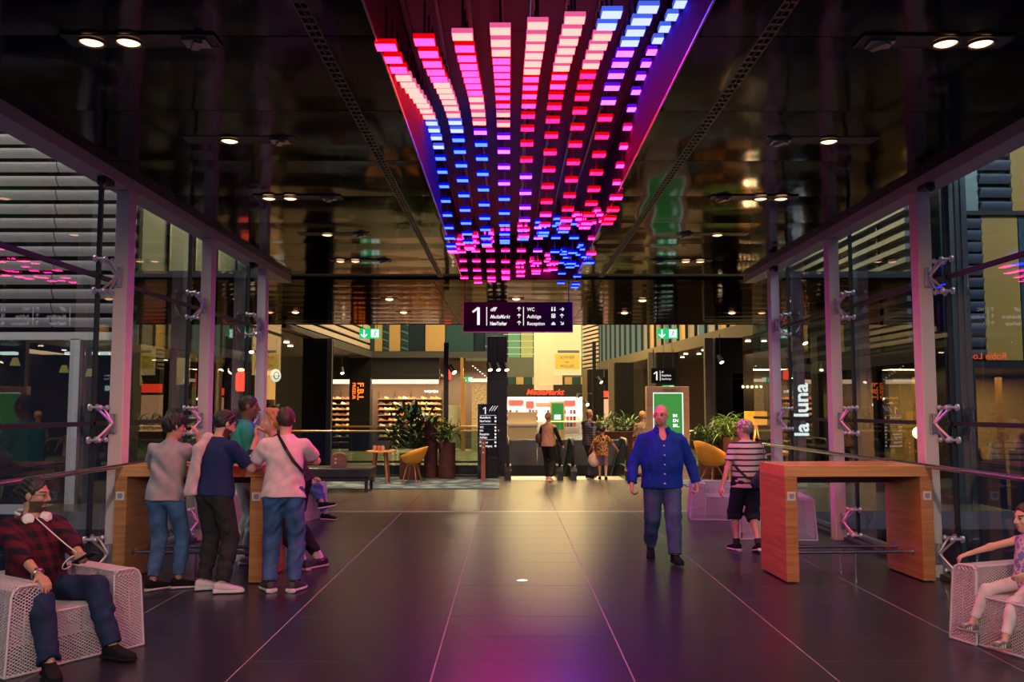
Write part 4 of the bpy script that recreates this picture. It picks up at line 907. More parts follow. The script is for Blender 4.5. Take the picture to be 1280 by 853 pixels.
def make_chair(lab, loc, rz):
    o = thing('mesh_chair', lab, 'chair', loc, rz, 'white mesh lounge chairs')
    tp = .035                                        # panels lean in towards the top
    def side(s):
        mb = MB(); x0 = s * CW / 2; 
        def wp(p): 
            q = Vector(p); q.x -= s * tp * (p.z / AH); q.y -= math.copysign(tp * .6 * (p.z / AH), p.y) if abs(p.y) > .3 else 0; return q
        lattice(mb, (x0, -CD / 2, .012), (0, 1, 0), (0, 0, 1), CD, AH - .03, warp=wp)                 # outer
        xi = s * (CW / 2 - AT); lattice(mb, (xi, -CD / 2 + .18, SH), (0, 1, 0), (0, 0, 1), CD - .18, AH - SH - .01, warp=None)   # inner
        xa, xb = sorted((x0 - s * tp, xi)); lattice(mb, (xa + .01, -CD / 2, AH), (1, 0, 0), (0, 1, 0), xb - xa - .02, CD, warp=lambda p: Vector((p.x, p.y, p.z - .035 * max(0, abs(p.y) / (CD / 2) - .86) / .14 - .03 * max(0, (s * p.x - (CW / 2 - tp - .04)) / .04))))
        lattice(mb, (min(x0, xi) , CD / 2, .012), (1, 0, 0), (0, 0, 1), AT, AH - .045, warp=lambda p: Vector((p.x - s * tp * (p.z / AH) * (1 if s * p.x > CW / 2 - AT / 2 else 0), p.y - tp * .6 * p.z / AH, p.z)))
        return mb
    for s in (-1, 1): side(s).build('side_panel', M_mesh, o)
    mb = MB(); wi = CW - 2 * AT
    lattice(mb, (-wi / 2, CD / 2 - .03, .012), (1, 0, 0), (0, 0, 1), wi, SH - .02); mb.build('seat_front', M_mesh, o)
    mb = MB(); lattice(mb, (-wi / 2, -CD / 2 + .18, SH), (1, 0, 0), (0, 1, 0), wi, CD - .21); mb.build('seat', M_mesh, o)
    mb = MB(); lattice(mb, (-wi / 2 , -CD / 2 + .18, SH), (1, 0, 0), (0, 0, 1), wi, AH - SH); lattice(mb, (-CW / 2 + tp, -CD / 2, .012), (1, 0, 0), (0, 0, 1), CW - 2 * tp, AH - .03, warp=lambda p: Vector((p.x, p.y + tp * .6 * p.z / AH, p.z))); lattice(mb, (-wi / 2, -CD / 2 + .02, AH), (1, 0, 0), (0, 1, 0), wi, .16); mb.build('backrest', M_mesh, o)
    # edge wire
    mb = MB(); r = .009
    for s in (-1, 1):
        x0, x1, xi = s * CW / 2, s * (CW / 2 - tp), s * (CW / 2 - AT)
        mb.tube([(x0, CD / 2, .012), (x1 + s * .005, CD / 2 - .018, AH - .06), (x1 - s * .015, CD / 2 - .022, AH - .02), (x1 - s * .05, CD / 2 - .03, AH), (xi + s * .03, CD / 2 - .03, AH), (xi, CD / 2 - .03, AH - .03), (xi, CD / 2 - .005, .012)], r, 6)
        mb.tube([(x0, -CD / 2, .012), (x0, CD / 2, .012), (xi, CD / 2, .012)], r, 6)
        mb.tube([(x0, -CD / 2, .012), (x1, -CD / 2 + .02, AH - .03), (x1 - s * .03, -CD / 2 + .02, AH)], r, 6)
        mb.tube([(xi, CD / 2 - .03, AH), (xi, -CD / 2 + .18, AH)], r, 6)
    mb.tube([(-wi / 2, CD / 2 - .03, SH - .01), (wi / 2, CD / 2 - .03, SH - .01)], r, 6).tube([(-CW / 2, -CD / 2, .012), (CW / 2, -CD / 2, .012)], r, 6).tube([(-wi / 2, -CD / 2 + .18, AH), (wi / 2, -CD / 2 + .18, AH)], r, 6).tube([(-wi / 2, CD / 2 - .03, .012), (wi / 2, CD / 2 - .03, .012)], r, 6)
    mb.tube([(-CW / 2 + .04, -CD / 2 + .04, .2), (CW / 2 - .04, CD / 2 - .06, .2)], .006, 6)
    mb.build('edge_wire', M_mesh, o, smooth=True); return o
ch = make_chair('white wire mesh chair the man with headphones sits on', (-3.22, 6.31, 0), R(-123))
for loc, rz, lab in (((3.80, 6.36, 0), R(110), 'white wire mesh chair the young girl sits on'),
                     ((3.56, 11.98, 0), R(-8), 'white wire mesh chair facing away behind the right bar table'),
                     ((3.33, 14.0, 0), R(172), 'white wire mesh chair facing the viewer behind the person in stripes'),
                     ((-3.40, 12.35, 0), R(6), 'white wire mesh chair facing away behind the left bar table'),
                     ((-3.38, 13.85, 0), R(-105), 'white wire mesh chair under the seated person with crossed legs')):
    dup(ch, loc, rz, lab)
# ================================================================ hanging direction sign
def digit_one(parent, x, z, h, y):
    w = h * .15
    MB().bb(x - w / 2, x + w / 2, y - .002, y, z, z + h).build('number', M_txt, parent); MB().box((x - h * .17, y - .001, z + h * .86), (h * .42, .002, w * .75), ry=R(-38)).build('number_flag', M_txt, parent)
M_navy = mat('sign_navy', (.006, .006, .014), .8, spec=.1); M_txt = emis('sign_text', (.85, .80, .82), .75)
sg_ = thing('direction_sign', 'dark hanging direction sign with large number 1 and arrows', 'sign', (.16, 16.0, 3.12))
MB().bb(-.99, .99, -.05, .05, 0, .54).build('panel', M_navy, sg_, bevel=.006)
MB().bb(-.995, .995, -.055, .055, -.012, 0).bb(-1.0, -.99, -.055, .055, -.012, .54).bb(.99, 1.0, -.055, .055, -.012, .54).build('edge_trim', mat('violet_trim', (.32, .16, .36), .35, .6), sg_)
for x in (-.97, .93): MB().cyl((x, 0, .54), (x, 0, .98), .009, n=8).build('hanger_rod', M_black, sg_)
SY = -.053
digit_one(sg_, -.72, .12, .32, SY)
for x in (-.57, .10): MB().bb(x - .007, x + .007, SY - .002, SY, .11, .45).build('divider', M_txt, sg_)
text('dff', .10, M_txt, sg_, (-.51, SY, .375), FACE_CAM, shear=.35, bold=.002); text('MediaMarkt', .095, M_txt, sg_, (-.51, SY, .24), FACE_CAM, shear=.35, bold=.001, scale=(.78, 1, 1)); text('NewYorker', .095, M_txt, sg_, (-.51, SY, .115), FACE_CAM, scale=(.66, 1, 1), bold=.003)
for i, t in enumerate(('WC', 'Aufzüge', 'Reception')): text(t, .092, M_txt, sg_, (.165, SY, .375 - .13 * i), FACE_CAM, bold=.001, scale=(.86, 1, 1))
def arrow(parent, x, z, ang, s=.075):
    o = link('arrow', None, parent, (x, SY, z), (0, ang, 0)); o.empty_display_size = .02
    mb = MB().bb(-.006, .006, -.002, 0, -s / 2, s / 2); 
    for q in (-1, 1): mb.box((q * s * .22, -.001, s * .28), (s * .62, .002, .012), ry=q * R(45))
    mb.build('arrow_mark', M_txt, o)
for z in (.41, .285, .155): arrow(sg_, .02, z, 0)
for z, a in ((.41, 90), (.285, 0), (.155, 135)): arrow(sg_, .80, z, R(a))
for k, z in enumerate((.375, .25, .12)):
    mb = MB()
    if k == 0:
        for x in (.62, .67): mb.cyl((x, SY, z + .065), (x, SY - .002, z + .065), .012, n=10).bb(x - .013, x + .013, SY - .002, SY, z, z + .048)
    elif k == 1: mb.bb(.61, .68, SY - .002, SY, z, z + .012).bb(.61, .622, SY - .002, SY, z, z + .075).bb(.668, .68, SY - .002, SY, z, z + .075).bb(.61, .68, SY - .002, SY, z + .063, z + .075).bb(.63, .66, SY - .002, SY, z + .02, z + .05)
    else: mb.bb(.605, .685, SY - .002, SY, z, z + .012).bb(.615, .675, SY - .002, SY, z + .018, z + .04).bb(.64, .65, SY - .002, SY, z + .04, z + .06)
    mb.build('pictogram', M_txt, sg_)

# ================================================================ emergency exit signs
M_green = emis('exit_green', (.01, .36, .10), 1.0); M_exw = emis('exit_white', (.85, .95, .85), 1.0)
def exit_sign(x, y, z, lab, flip=1):
    o = thing('exit_sign', lab, 'exit sign', (x, y, z)); w, h = .42, .21
    MB().bb(-w / 2, w / 2, -.02, .02, 0, h).build('panel', M_green, o)
    for q in (-.15, .15): MB().cyl((q, 0, h), (q, 0, ZC - z - .02), .006, n=6).build('hanger_rod', M_black, o)
    mb = MB().bb(-.115 - .014, -.115 + .014, -.023, -.020, .05, .18)
    for q in (-1, 1): mb.box((-.115 + q * .032, -.0215, .058), (.09, .003, .024), ry=q * R(-45))
    mb.build('arrow_mark', M_exw, o)
    MB().bb(.03, .185, -.022, -.020, .025, .185).build('door_mark', M_exw, o)
    mb = MB().cyl((.12, -.0225, .155), (.12, -.025, .155), .014, n=10).box((.108, -.024, .115), (.022, .003, .06), ry=R(20)).box((.085, -.024, .07), (.016, .003, .06), ry=R(35)).box((.125, -.024, .07), (.016, .003, .055), ry=R(-30)).box((.145, -.024, .125), (.05, .003, .012), ry=R(25)).box((.075, -.024, .125), (.045, .003, .012), ry=R(-25)); mb.build('running_figure', M_green, o)
exit_sign(-2.86, 18.0, 3.155, 'green emergency exit sign hanging left over the landing')
exit_sign(3.25, 18.0, 3.155, 'green emergency exit sign hanging right over the landing')

# ================================================================ carpet, bench, table, chairs
def carpet_mat():
    m = mat('grey_blue_carpet', (.09, .12, .14), .95, spec=.1); nt = m.node_tree; b = nt.nodes['Principled BSDF']
    tc = nt.nodes.new('ShaderNodeTexCoord'); v = nt.nodes.new('ShaderNodeTexVoronoi'); v.inputs['Scale'].default_value = 2.6; r = nt.nodes.new('ShaderNodeValToRGB')
    r.color_ramp.elements[0].position = .3; r.color_ramp.elements[1].position = .55; r.color_ramp.elements[0].color = (.19, .22, .23, 1); r.color_ramp.elements[1].color = (.055, .085, .105, 1)
    nt.links.new(tc.outputs['Object'], v.inputs['Vector']); nt.links.new(v.outputs['Distance'], r.inputs[0]); nt.links.new(r.outputs[0], b.inputs['Base Color']); return m
M_carpet = carpet_mat()
tag(MB().bb(-4.8, -.22, 19.05, 22.3, .002, .014).build('carpet', M_carpet, None, bevel=.004), 'grey-blue patterned carpet under the yellow dining chair', 'carpet')
tag(MB().bb(3.95, 7.2, 19.2, 22.3, .002, .014).build('carpet', M_carpet, None, bevel=.004), 'grey-blue patterned carpet under the yellow lounge chair', 'carpet')
bn = thing('leather_bench', 'low black leather bench on the left of the landing', 'bench', (-3.72, 18.75, 0))
def cushion(parent, name, mt, x, y, z0, z1, r=.03):
    MB().bb(-x, x, -y, y, z0, z1).build(name, mt, parent, bevel=r)
cushion(bn, 'cushion', mat('black_leather', (.022, .021, .024), .35, bump=.2, bscale=60), .85, .42, .30, .50)
cushion(bn, 'base_frame', M_black, .80, .38, .22, .30, .01)
for x in (-.76, .76):
    for y in (-.34, .34): MB().bb(x - .03, x + .03, y - .03, y + .03, 0, .22).build('leg', M_black, bn)
cs = thing('wooden_case', 'small brown wooden case with rounded top on the black bench', 'case', (-3.57, 18.6, .50), R(12))
MB().prism([(-.16, 0), (.16, 0), (.16, .20), (.13, .27), (.06, .30), (-.06, .30), (-.13, .27), (-.16, .20)], -.14, .14, 'y').build('body', wood('brown_wood', (.16, .05, .02), (.28, .11, .045), (3, 3, 30)), cs, bevel=.008)
MB().cyl((-.07, -.145, .10), (-.07, -.14, .10), .025, n=14).cyl((-.07, -.145, .18), (-.07, -.14, .18), .025, n=14).build('knob', mat('cream', (.6, .45, .35), .5), cs)
W_leg = wood('leg_wood', (.26, .10, .035), (.38, .17, .06), (4, 4, 30)); M_yel = mat('mustard_shell', (.62, .27, .015), .55)
tb = thing('side_table', 'round wooden table with two plates beside the yellow dining chair', 'table', (-3.0, 20.7, .014))
MB().cyl((0, 0, .70), (0, 0, .735), .34, n=28).build('top', W_oak_top, tb, bevel=.005)
for k in range(4): a = R(45 + 90 * k); MB().cyl((.16 * math.cos(a), .16 * math.sin(a), .70), (.26 * math.cos(a), .26 * math.sin(a), 0), .04, .026, 10).build('leg', W_leg, tb, smooth=True)
for k, (x, c) in enumerate(((-.12, (.55, .25, .12)), (-.03, (.5, .12, .08)), (.06, (.5, .3, .15)))):
    jr = thing('condiment_jar', ['clear jar on the round wooden table, left of three', 'red jar on the round wooden table, middle of three', 'amber jar on the round wooden table, right of three'][k], 'jar', (-3.0 + x, 20.6, .75))
    MB().lathe([(.035, 0), (.04, .01), (.04, .10), (.028, .12)], n=14).build('body', mat('jar%d' % k, c, .2), jr, smooth=True); MB().cyl((0, 0, .12), (0, 0, .14), .03, n=14).build('lid', M_blk, jr, smooth=True)
mn = thing('menu_stand', 'dark menu stand on the round wooden table', 'menu', (-2.96, 20.75, .75)); MB().box((0, 0, .12), (.30, .02, .22), rx=R(-8)).build('board', M_black, mn); MB().box((0, 0, .008), (.30, .10, .016)).build('foot', W_leg, mn)
def shell_chair(lab, loc, rz, lounge=False):
    o = thing('shell_chair', lab, 'chair', loc, rz); vs = []; fs = []; nu, nv = 22, 8
    sc = 1.18 if lounge else 1.0; zs = .36 if lounge else .45
    for j in range(nv + 1):
        v = j / nv
        for i in range(nu):
            t = 2 * PI * i / nu; back = .5 - .5 * math.sin(t)                 # 1 at the back (-y)
            rim = (.15 + .24 * back ** .9 + (.12 * back if lounge else 0)) * sc
            rr = (.05 + .225 * v ** .62) * sc
            vs.append((rr * math.cos(t) * 1.06, rr * math.sin(t) * (1.0 if not lounge else 1.2) - .10 * v * v * back, zs + rim * v ** 2.6))
    for j in range(nv):
        fs += [(j * nu + i, j * nu + (i + 1) % nu, (j + 1) * nu + (i + 1) % nu, (j + 1) * nu + i) for i in range(nu)]
    fs.append(tuple(range(nu - 1, -1, -1)))
    so = MB().add(vs, fs).build('seat_shell', M_yel, o, smooth=True); m = so.modifiers.new('solid', 'SOLIDIFY'); m.thickness = .018
    for k in range(4):
        a = R(45 + 90 * k); r1 = .25 * sc
        MB().cyl((.11 * math.cos(a), .11 * math.sin(a), zs - .005), (r1 * math.cos(a), r1 * math.sin(a), 0), .018, .012, 8).build('leg', W_leg, o, smooth=True)
    MB().cyl((0, 0, zs - .03), (0, 0, zs), .14, n=16).build('underframe', W_leg, o)
    return o
shell_chair('mustard yellow shell chair with wooden legs beside the round wooden table', (-2.24, 20.5, .014), R(75))
shell_chair('mustard yellow lounge chair with wooden legs beside the right planters', (4.82, 21.0, .014), R(-62), True)

# ================================================================ planters
M_corten = mat('rust_planter', (.10, .030, .022), .7, noise=.35, nscale=6); M_leaf = mat('leaf_green', (.055, .13, .022), .45, noise=.4, nscale=3); M_leaf_d = mat('leaf_dark', (.022, .060, .018), .4, noise=.4, nscale=3); M_leaf_l = mat('leaf_lime', (.20, .34, .04), .45, noise=.3, nscale=3); M_soil = mat('soil', (.03, .02, .015), .9)
def leaf(mb, base, d, L, w, droop, n=4):
    d = Vector(d).normalized(); sd = d.cross(Vector((0, 0, 1)));  sd = sd.normalized() if sd.length > 1e-3 else Vector((1, 0, 0)); p = Vector(base); vs = []; 
    for i in range(n + 1):
        t = i / n; ww = w * math.sin(PI * min(.97, .12 + .85 * t)); vs += [p + sd * ww, p - sd * ww]; d = (d + Vector((0, 0, -droop / n))).normalized(); p = p + d * (L / n)
    mb.add(vs, [(2 * i, 2 * i + 1, 2 * i + 3, 2 * i + 2) for i in range(n)])
def plant(parent, z, n, L, w, droop, mt, spread=.12, rise=.5, seed=1, stems=0, sx=1.0):
    rs = random.Random(seed); me = []
    for v in range(4):
        mb = MB(); leaf(mb, (0, 0, 0), (0, 1, rise + .3 * v), L * (.8 + .12 * v), w, droop * (.8 + .15 * v)); me.append(mb.mesh('leaf', mt, True))
    for k in range(n):
        zz = z + rs.random() * stems; a = rs.random() * 6.283
        o = link('leaf', me[k % 4], parent, (rs.gauss(0, spread) * sx, rs.gauss(0, spread), zz), (rs.uniform(-.5, .6), rs.uniform(-.3, .3), a)); sc = rs.uniform(.7, 1.25); o.scale = (sc, sc, sc)
def planter(lab, loc, r, h, square=False):
    o = thing('planter', lab, 'plant', loc)
    if square: MB().bb(-r, r, -r, r, 0, h).build('pot', M_corten, o, bevel=.01)
    else: MB().lathe([(r * .97, 0), (r, .02), (r, h), (r * .92, h), (r * .92, h - .05)], n=28).build('pot', M_corten, o, smooth=True)
    MB().cyl((0, 0, h - .06), (0, 0, h - .035), r * .91, n=20).build('soil', M_soil, o); return o
o = planter('round rust planter with low bushy plant beside the black info totem', (-1.54, 21.95, .014), .21, .88); plant(o, .86, 110, .26, .022, .5, M_leaf, .14, .5, 3, .45)
o = planter('tall slim rust planter with arching grass between bushy plants', (-1.95, 22.1, .014), .17, 1.40); plant(o, 1.38, 90, .42, .010, 1.6, M_leaf_l, .07, .9, 4, .08)
o = planter('rust planter with big dark glossy plant behind the yellow dining chair', (-2.42, 21.7, .014), .26, .62); plant(o, .72, 290, .36, .042, .7, M_leaf_d, .19, .5, 5, 1.0, 1.2)
o = planter('low rust planter with leafy plant behind the yellow lounge chair', (4.98, 22.0, .014), .24, .80, True); plant(o, .80, 170, .26, .026, .5, M_leaf, .20, .5, 6, .40, 1.3)
o = planter('tall rust planter with arching spider plant by the orange floor lamp', (5.42, 21.7, .014), .22, 1.02, True); plant(o, 1.05, 230, .52, .013, 1.5, M_leaf_l, .13, .9, 7, .35)

# ================================================================ info totem, bollard, poster stand, lamp
tt = thing('info_totem', 'tall black info totem with white directory lettering', 'sign', (-.53, 21.95, .014))
MB().bb(-.25, .25, -.05, .05, 0, 1.83).build('panel', mat('gloss_black', (.008, .008, .010), .15), tt, bevel=.004)
digit_one(tt, -.06, 1.58, .17, -.053); 
for k in range(3): MB().box((.08 + .06 * k, -.052, 1.72), (.012, .003, .16), ry=R(35)).build('emblem', M_txt, tt)
for k, (z, t) in enumerate(((1.47, 'MediaMarkt'), (1.38, 'NewYorker'), (1.23, 'WC'), (1.15, 'Info'), (1.06, 'Reception'), (.98, 'Aufzüge'), (.86, 'Parkhaus'), (.77, 'Haupteingang'))):
    text(t, .075, M_txt, tt, (-.20, -.053, z), FACE_CAM, scale=(.75, 1, 1), bold=.001); MB().bb(.17, .21, -.053, -.05, z, z + .045).build('pictogram', M_txt, tt)
for z in (1.545, 1.325, .945): MB().bb(-.2, .21, -.053, -.05, z, z + .006).build('divider', M_txt, tt)
bo = thing('bollard', 'slim rust coloured post with push buttons before the black info totem', 'post', (-.62, 21.3, 0)); MB().bb(-.05, .05, -.05, .05, 0, 1.0).build('shaft', mat('rust_post', (.30, .085, .045), .5), bo, bevel=.006)
for z in (.68, .80, .90): MB().cyl((0, -.055, z), (0, -.05, z), .02, n=12).build('button', M_wht, bo)
ks = thing('poster_stand', 'wooden framed poster stand with green poster behind the man in blue', 'poster stand', (3.87, 21.6, 0))
W_pale = wood('pale_wood', (.50, .31, .19), (.62, .41, .27), (2, 2, 18))
MB().bb(-.52, -.36, -.09, .09, 0, 2.27).bb(.38, .52, -.09, .09, 0, 2.27).bb(-.36, .38, -.09, .09, 2.12, 2.27).bb(-.36, .38, -.09, .09, 0, .62).build('frame', W_pale, ks, bevel=.006)
MB().bb(-.36, .38, -.05, .02, .62, 2.12).build('poster_edge', emis('poster_white', (.8, .9, .8), .8), ks); MB().bb(-.335, .355, -.054, -.05, .645, 2.095).build('poster', emis('poster_green', (.035, .17, .035), 1.0), ks)
for k, t in enumerate(('IM', 'EN', 'BIL.')): text(t, .11, M_exw, ks, (.12, -.057, 1.52 - .12 * k), FACE_CAM, bold=.002)
text('ERNST AUGUST', .05, mat('sign_grey', (.2, .13, .08), .6), ks, (-.12, -.093, 2.18), FACE_CAM)
lm = thing('floor_lamp', 'tripod floor lamp with square orange shade by the right column', 'lamp', (5.75, 20.6, .014))
for k in range(3): a = R(90 + 120 * k); MB().cyl((.02 * math.cos(a), .02 * math.sin(a), 1.36), (.26 * math.cos(a), .26 * math.sin(a), 0), .016, n=8).build('leg', W_leg, lm, smooth=True)
MB().bb(-.21, .21, -.21, .21, 1.34, 1.65).build('shade', mat('orange_shade', (.75, .28, .03), .7, emit=(1.0, .32, .02), es=.75), lm, bevel=.008)
l = bpy.data.lights.new('lamp_light', 'POINT'); l.energy = 25; l.color = (1, .6, .25); l.shadow_soft_size = .15; link('lamp_light', l, lm, (0, 0, 1.15))
wc = thing('wooden_armchair', 'round wooden armchair beside the tripod lamp', 'chair', (5.85, 19.8, .014), R(100))
for q in (-1, 1): MB().tube([(q * .28, .25, 0), (q * .30, .24, .45), (q * .30, .0, .66), (q * .27, -.25, .70)], .022, 8).tube([(q * .26, -.25, 0), (q * .27, -.25, .70)], .022, 8).build('side_frame', W_oak_top, wc, smooth=True)
MB().bb(-.28, .28, -.25, .27, .40, .47).build('seat', W_oak_top, wc, bevel=.02); MB().tube([(-.28, -.25, .70), (-.15, -.33, .74), (.15, -.33, .74), (.28, -.25, .70)], .035, 8).build('backrest', W_oak_top, wc, smooth=True)
td = thing('wooden_side_table', 'small pale wooden side table behind the person in stripes', 'table', (5.15, 19.6, .014)); MB().bb(-.28, .28, -.28, .28, .56, .60).build('top', W_oak_top, td)
for x in (-.22, .22):
    for y in (-.22, .22): MB().bb(x - .02, x + .02, y - .02, y + .02, 0, .56).build('leg', W_oak_top, td)

# ================================================================ spotlight poles, balustrade, escalators
def head(parent, loc, aim, lit=True):
    a = Vector(loc); d = Vector(aim).normalized(); h = link('spot_head', None, parent, (0, 0, 0))
    MB().cyl(a - d * .12, a + d * .12, .065, .075, 14).build('housing', M_black, h, smooth=True)
    MB().cyl(a + d * .118, a + d * .125, .062, n=14).build('lens', emis('spot_lens', (1.0, .72, .45), 6.0), h)
for x, lab in ((-1.6, 'thin black pole with spotlight beside the left planters'), (2.93, 'thin black pole with spotlights beside the right escalator')):
    o = thing('spotlight_pole', lab, 'light pole', (x, 22.35 if x < 0 else 30.3, 0)); MB().bb(-.06, .06, -.05, .05, 0, 3.40 if x < 0 else 4.05).build('pole', M_black, o)
    MB().cyl((0, -.05, 2.8), (.2, -.12, 2.72), .012, n=8).build('arm', M_black, o); head(o, (.16, -.16, 2.72), (.5, -.5, -.7)); 
    if x > 0: head(o, (-.55, .3, 2.15), (-.2, -.7, -.6)); head(o, (-.25, .3, 1.95), (.2, -.7, -.6)); MB().cyl((-.6, .3, 2.25), (0, 0, 2.25), .012, n=8).build('arm', M_black, o)
M_gold = mat('brass_rail', (.72, .46, .20), .3, .9); M_bglass = glass('balustrade_glass', (.72, .80, .78), 1.0, ior=1.45); M_bgrey = mat('brushed_panel', (.26, .265, .26), .4, .25)
def balustrade(lab, a, b, n, z=1.16):
    o = thing('balustrade', lab, 'balustrade'); A = Vector(a); B = Vector(b)
    for k in range(n):
        p = A.lerp(B, k / n + .004); q = A.lerp(B, (k + 1) / n - .004); mb = MB(); nrm = Vector((0, 0, 1)).cross(q - p).normalized() * .006
        v = [p - nrm, q - nrm, q + nrm, p + nrm]; mb.add([(t.x, t.y, t.z + .05) for t in v] + [(t.x, t.y, t.z + z - .03) for t in v], [(3, 2, 1, 0), (4, 5, 6, 7), (0, 1, 5, 4), (1, 2, 6, 5), (2, 3, 7, 6), (3, 0, 4, 7)]).build('glass_panel', M_bglass, o)
    MB().tube([A + Vector((0, 0, z)), B + Vector((0, 0, z))], .026, 10).build('handrail', M_gold, o, smooth=True)
    d = (B - A); L = d.length; ang = math.atan2(d.y, d.x); MB().box((A + B) / 2 + Vector((0, 0, .03)), (L, .06, .06), rz=ang).build('base_channel', M_dark, o); return o
balustrade('glass balustrade with brass handrail behind the left planters', (-7.0, 22.5, 0), (-.25, 22.5, 0), 5)
balustrade('glass balustrade with brass handrail behind the right planters', (3.35, 22.5, 0), (7.2, 22.5, 0), 3)
def escalator(lab, x0, x1):
    o = thing('escalator', lab, 'escalator', ((x0 + x1) / 2, 22.0, 0)); w = (x1 - x0) / 2
    MB().bb(-w + .1, w - .1, -.6, .6, .001, .012).build('landing_plate', mat('landing_plate', (.45, .40, .35), .35, .8), o)
    for i in range(18):
        MB().bb(-w + .14, w - .14, .6 + i * .40, 1.0 + i * .40, -.22 - .2 * i, -.02 - .2 * i).build('step', M_bgrey, o)
    for s in (-1, 1):
        x = s * (w - .05); sl = -.5
        rail = [(x, -.15, .28), (x, -.42, .34), (x, -.55, .55), (x, -.50, .82), (x, -.30, .96), (x, .6, .97), (x, 1.2, .75), (x, 6.8, -2.05)]
        MB().tube(rail, .04, 8).build('handrail', M_blk, o, smooth=True)
        MB().prism([(-.48, .30), (-.50, .80), (-.28, .93), (.6, .93), (1.2, .71), (6.8, -2.1), (6.8, -3.0), (.7, .08), (-.35, .12)], x - .006, x + .006, 'x').build('glass_side', M_bglass, o)
        MB().prism([(-.62, 0), (-.62, .22), (-.45, .34), (.5, .34), (1.0, .12), (6.8, -2.8), (6.8, -3.6), (.8, -.35)], x - .075, x + .075, 'x').build('skirt', M_blk, o)
        MB().cyl((x - s * .09, -.63, .24), (x - s * .075, -.63, .24), .03, n=10).build('stop_button', mat('red_button', (.5, .02, .02), .4), o)
escalator('left escalator going down beyond the landing', -.08, 1.28); escalator('right escalator going down beyond the landing', 1.50, 2.92)
# ================================================================ far gallery floor and atrium
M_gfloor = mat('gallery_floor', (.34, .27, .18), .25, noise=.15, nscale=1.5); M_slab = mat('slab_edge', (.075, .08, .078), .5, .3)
M_teal = mat('teal_glass', (.022, .07, .08), .45, 0, spec=.25); M_yp = mat('perforated_gold', (.52, .35, .14), .55, noise=.12, nscale=40); M_dteal = mat('dark_teal_metal', (.012, .028, .036), .35, .4)
M_slat = mat('pale_louver', (.52, .45, .40), .5, .2, noise=.06, nscale=5); M_warm = emis('warm_glow', (1.0, .52, .17), 1.0); M_warm2 = emis('pale_glow', (1.0, .70, .45), 1.1); M_amber = emis('amber_glow', (.9, .34, .05), .55)
M_white_l = emis('strip_white', (1, .9, .8), 2.2); M_red_l = emis('red_sign', (1.0, .05, .02), 1.6); M_or_l = emis('orange_sign', (1.0, .17, .02), 1.2)
fg = thing('floor_gallery', 'gallery floor beyond the escalators', 'floor', kind='structure'); fg.name = 'floor_2'
MB().bb(-12, -.6, 27.0, 40, -.4, 0).bb(3.6, 12, 27.0, 70, -.4, 0).bb(-.6, 3.6, 30.0, 70, -.4, 0).bb(-12, -.6, 40, 70, -.4, 0).build('slab', M_gfloor, fg)
MB().bb(-12, 12, 22.5, 60, -6.4, -6).build('lower_floor', M_gfloor, fg); MB().bb(-8.2, 8.6, 22.5, 22.6, -.5, 0).bb(-12, 3.6, 26.95, 27.0, -.6, .02).build('slab_edge', M_slab, fg)
def wall(name, lab, mb, mt, cat='wall'): return tag(mb.build(name, mt), lab, cat, kind='structure')
pw = thing('parapet', 'brushed metal parapet across the escalator well', 'parapet', (1.75, 27.05, 0))
for k in range(4): MB().bb(-1.78 + k * .89, -.90 + k * .89, -.03, .03, .0, .76).build('metal_panel', M_bgrey, pw)
MB().bb(-1.8, 1.8, -.04, .04, .76, .80).build('cap_rail', M_steel, pw)
ct = thing('reception_counter', 'cream reception counter beyond the escalator well', 'counter', (.45, 30.5, 0))
MB().bb(-.5, .5, -.3, .3, 0, 1.15).build('front', mat('cream_panel', (.75, .58, .40), .5), ct); MB().bb(-.52, .52, -.32, .32, 1.15, 1.22).build('top', M_wht, ct); MB().bb(-.5, .5, -.05, .3, 1.22, 1.62).build('back_panel', MATS['cream_panel'], ct)
balustrade('brass rail of the opposite gallery at the left shops', (-6.6, 28.6, 0), (-.6, 28.6, 0), 4)
balustrade('brass rail of the opposite gallery at the right shops', (1.0, 40.0, 0), (4.9, 40.0, 0), 3)
hd = thing('hedge_box', 'long planter box with leafy plants at the right gallery rail', 'plant', (3.75, 30.5, 0)); MB().bb(-.9, .9, -.25, .25, 0, .95).build('pot', M_corten, hd); plant(hd, .95, 200, .45, .02, 1.0, M_leaf, .22, .8, 12, .4, 2.6)

for nm, x, y0, y1 in (('wall_far_left', -12.1, 21, 70), ('wall_far_right', 12.1, 21, 70)): wall(nm, 'dark side wall behind the far shops', MB().bb(x - .1, x + .1, y0, y1, -6, 9), mat('far_side', (.014, .013, .013), .8, spec=.1))
tag(MB().bb(-12, 12, 24.6, 66, 12.0, 12.2).build('ceiling_2', M_dark), 'dark steel roof over the atrium', 'ceiling', kind='structure')
wall('wall_far_end', 'end wall far behind the shops', MB().bb(-12, 12, 66, 66.2, -6, 9), mat('far_end', (.10, .085, .06), .7))
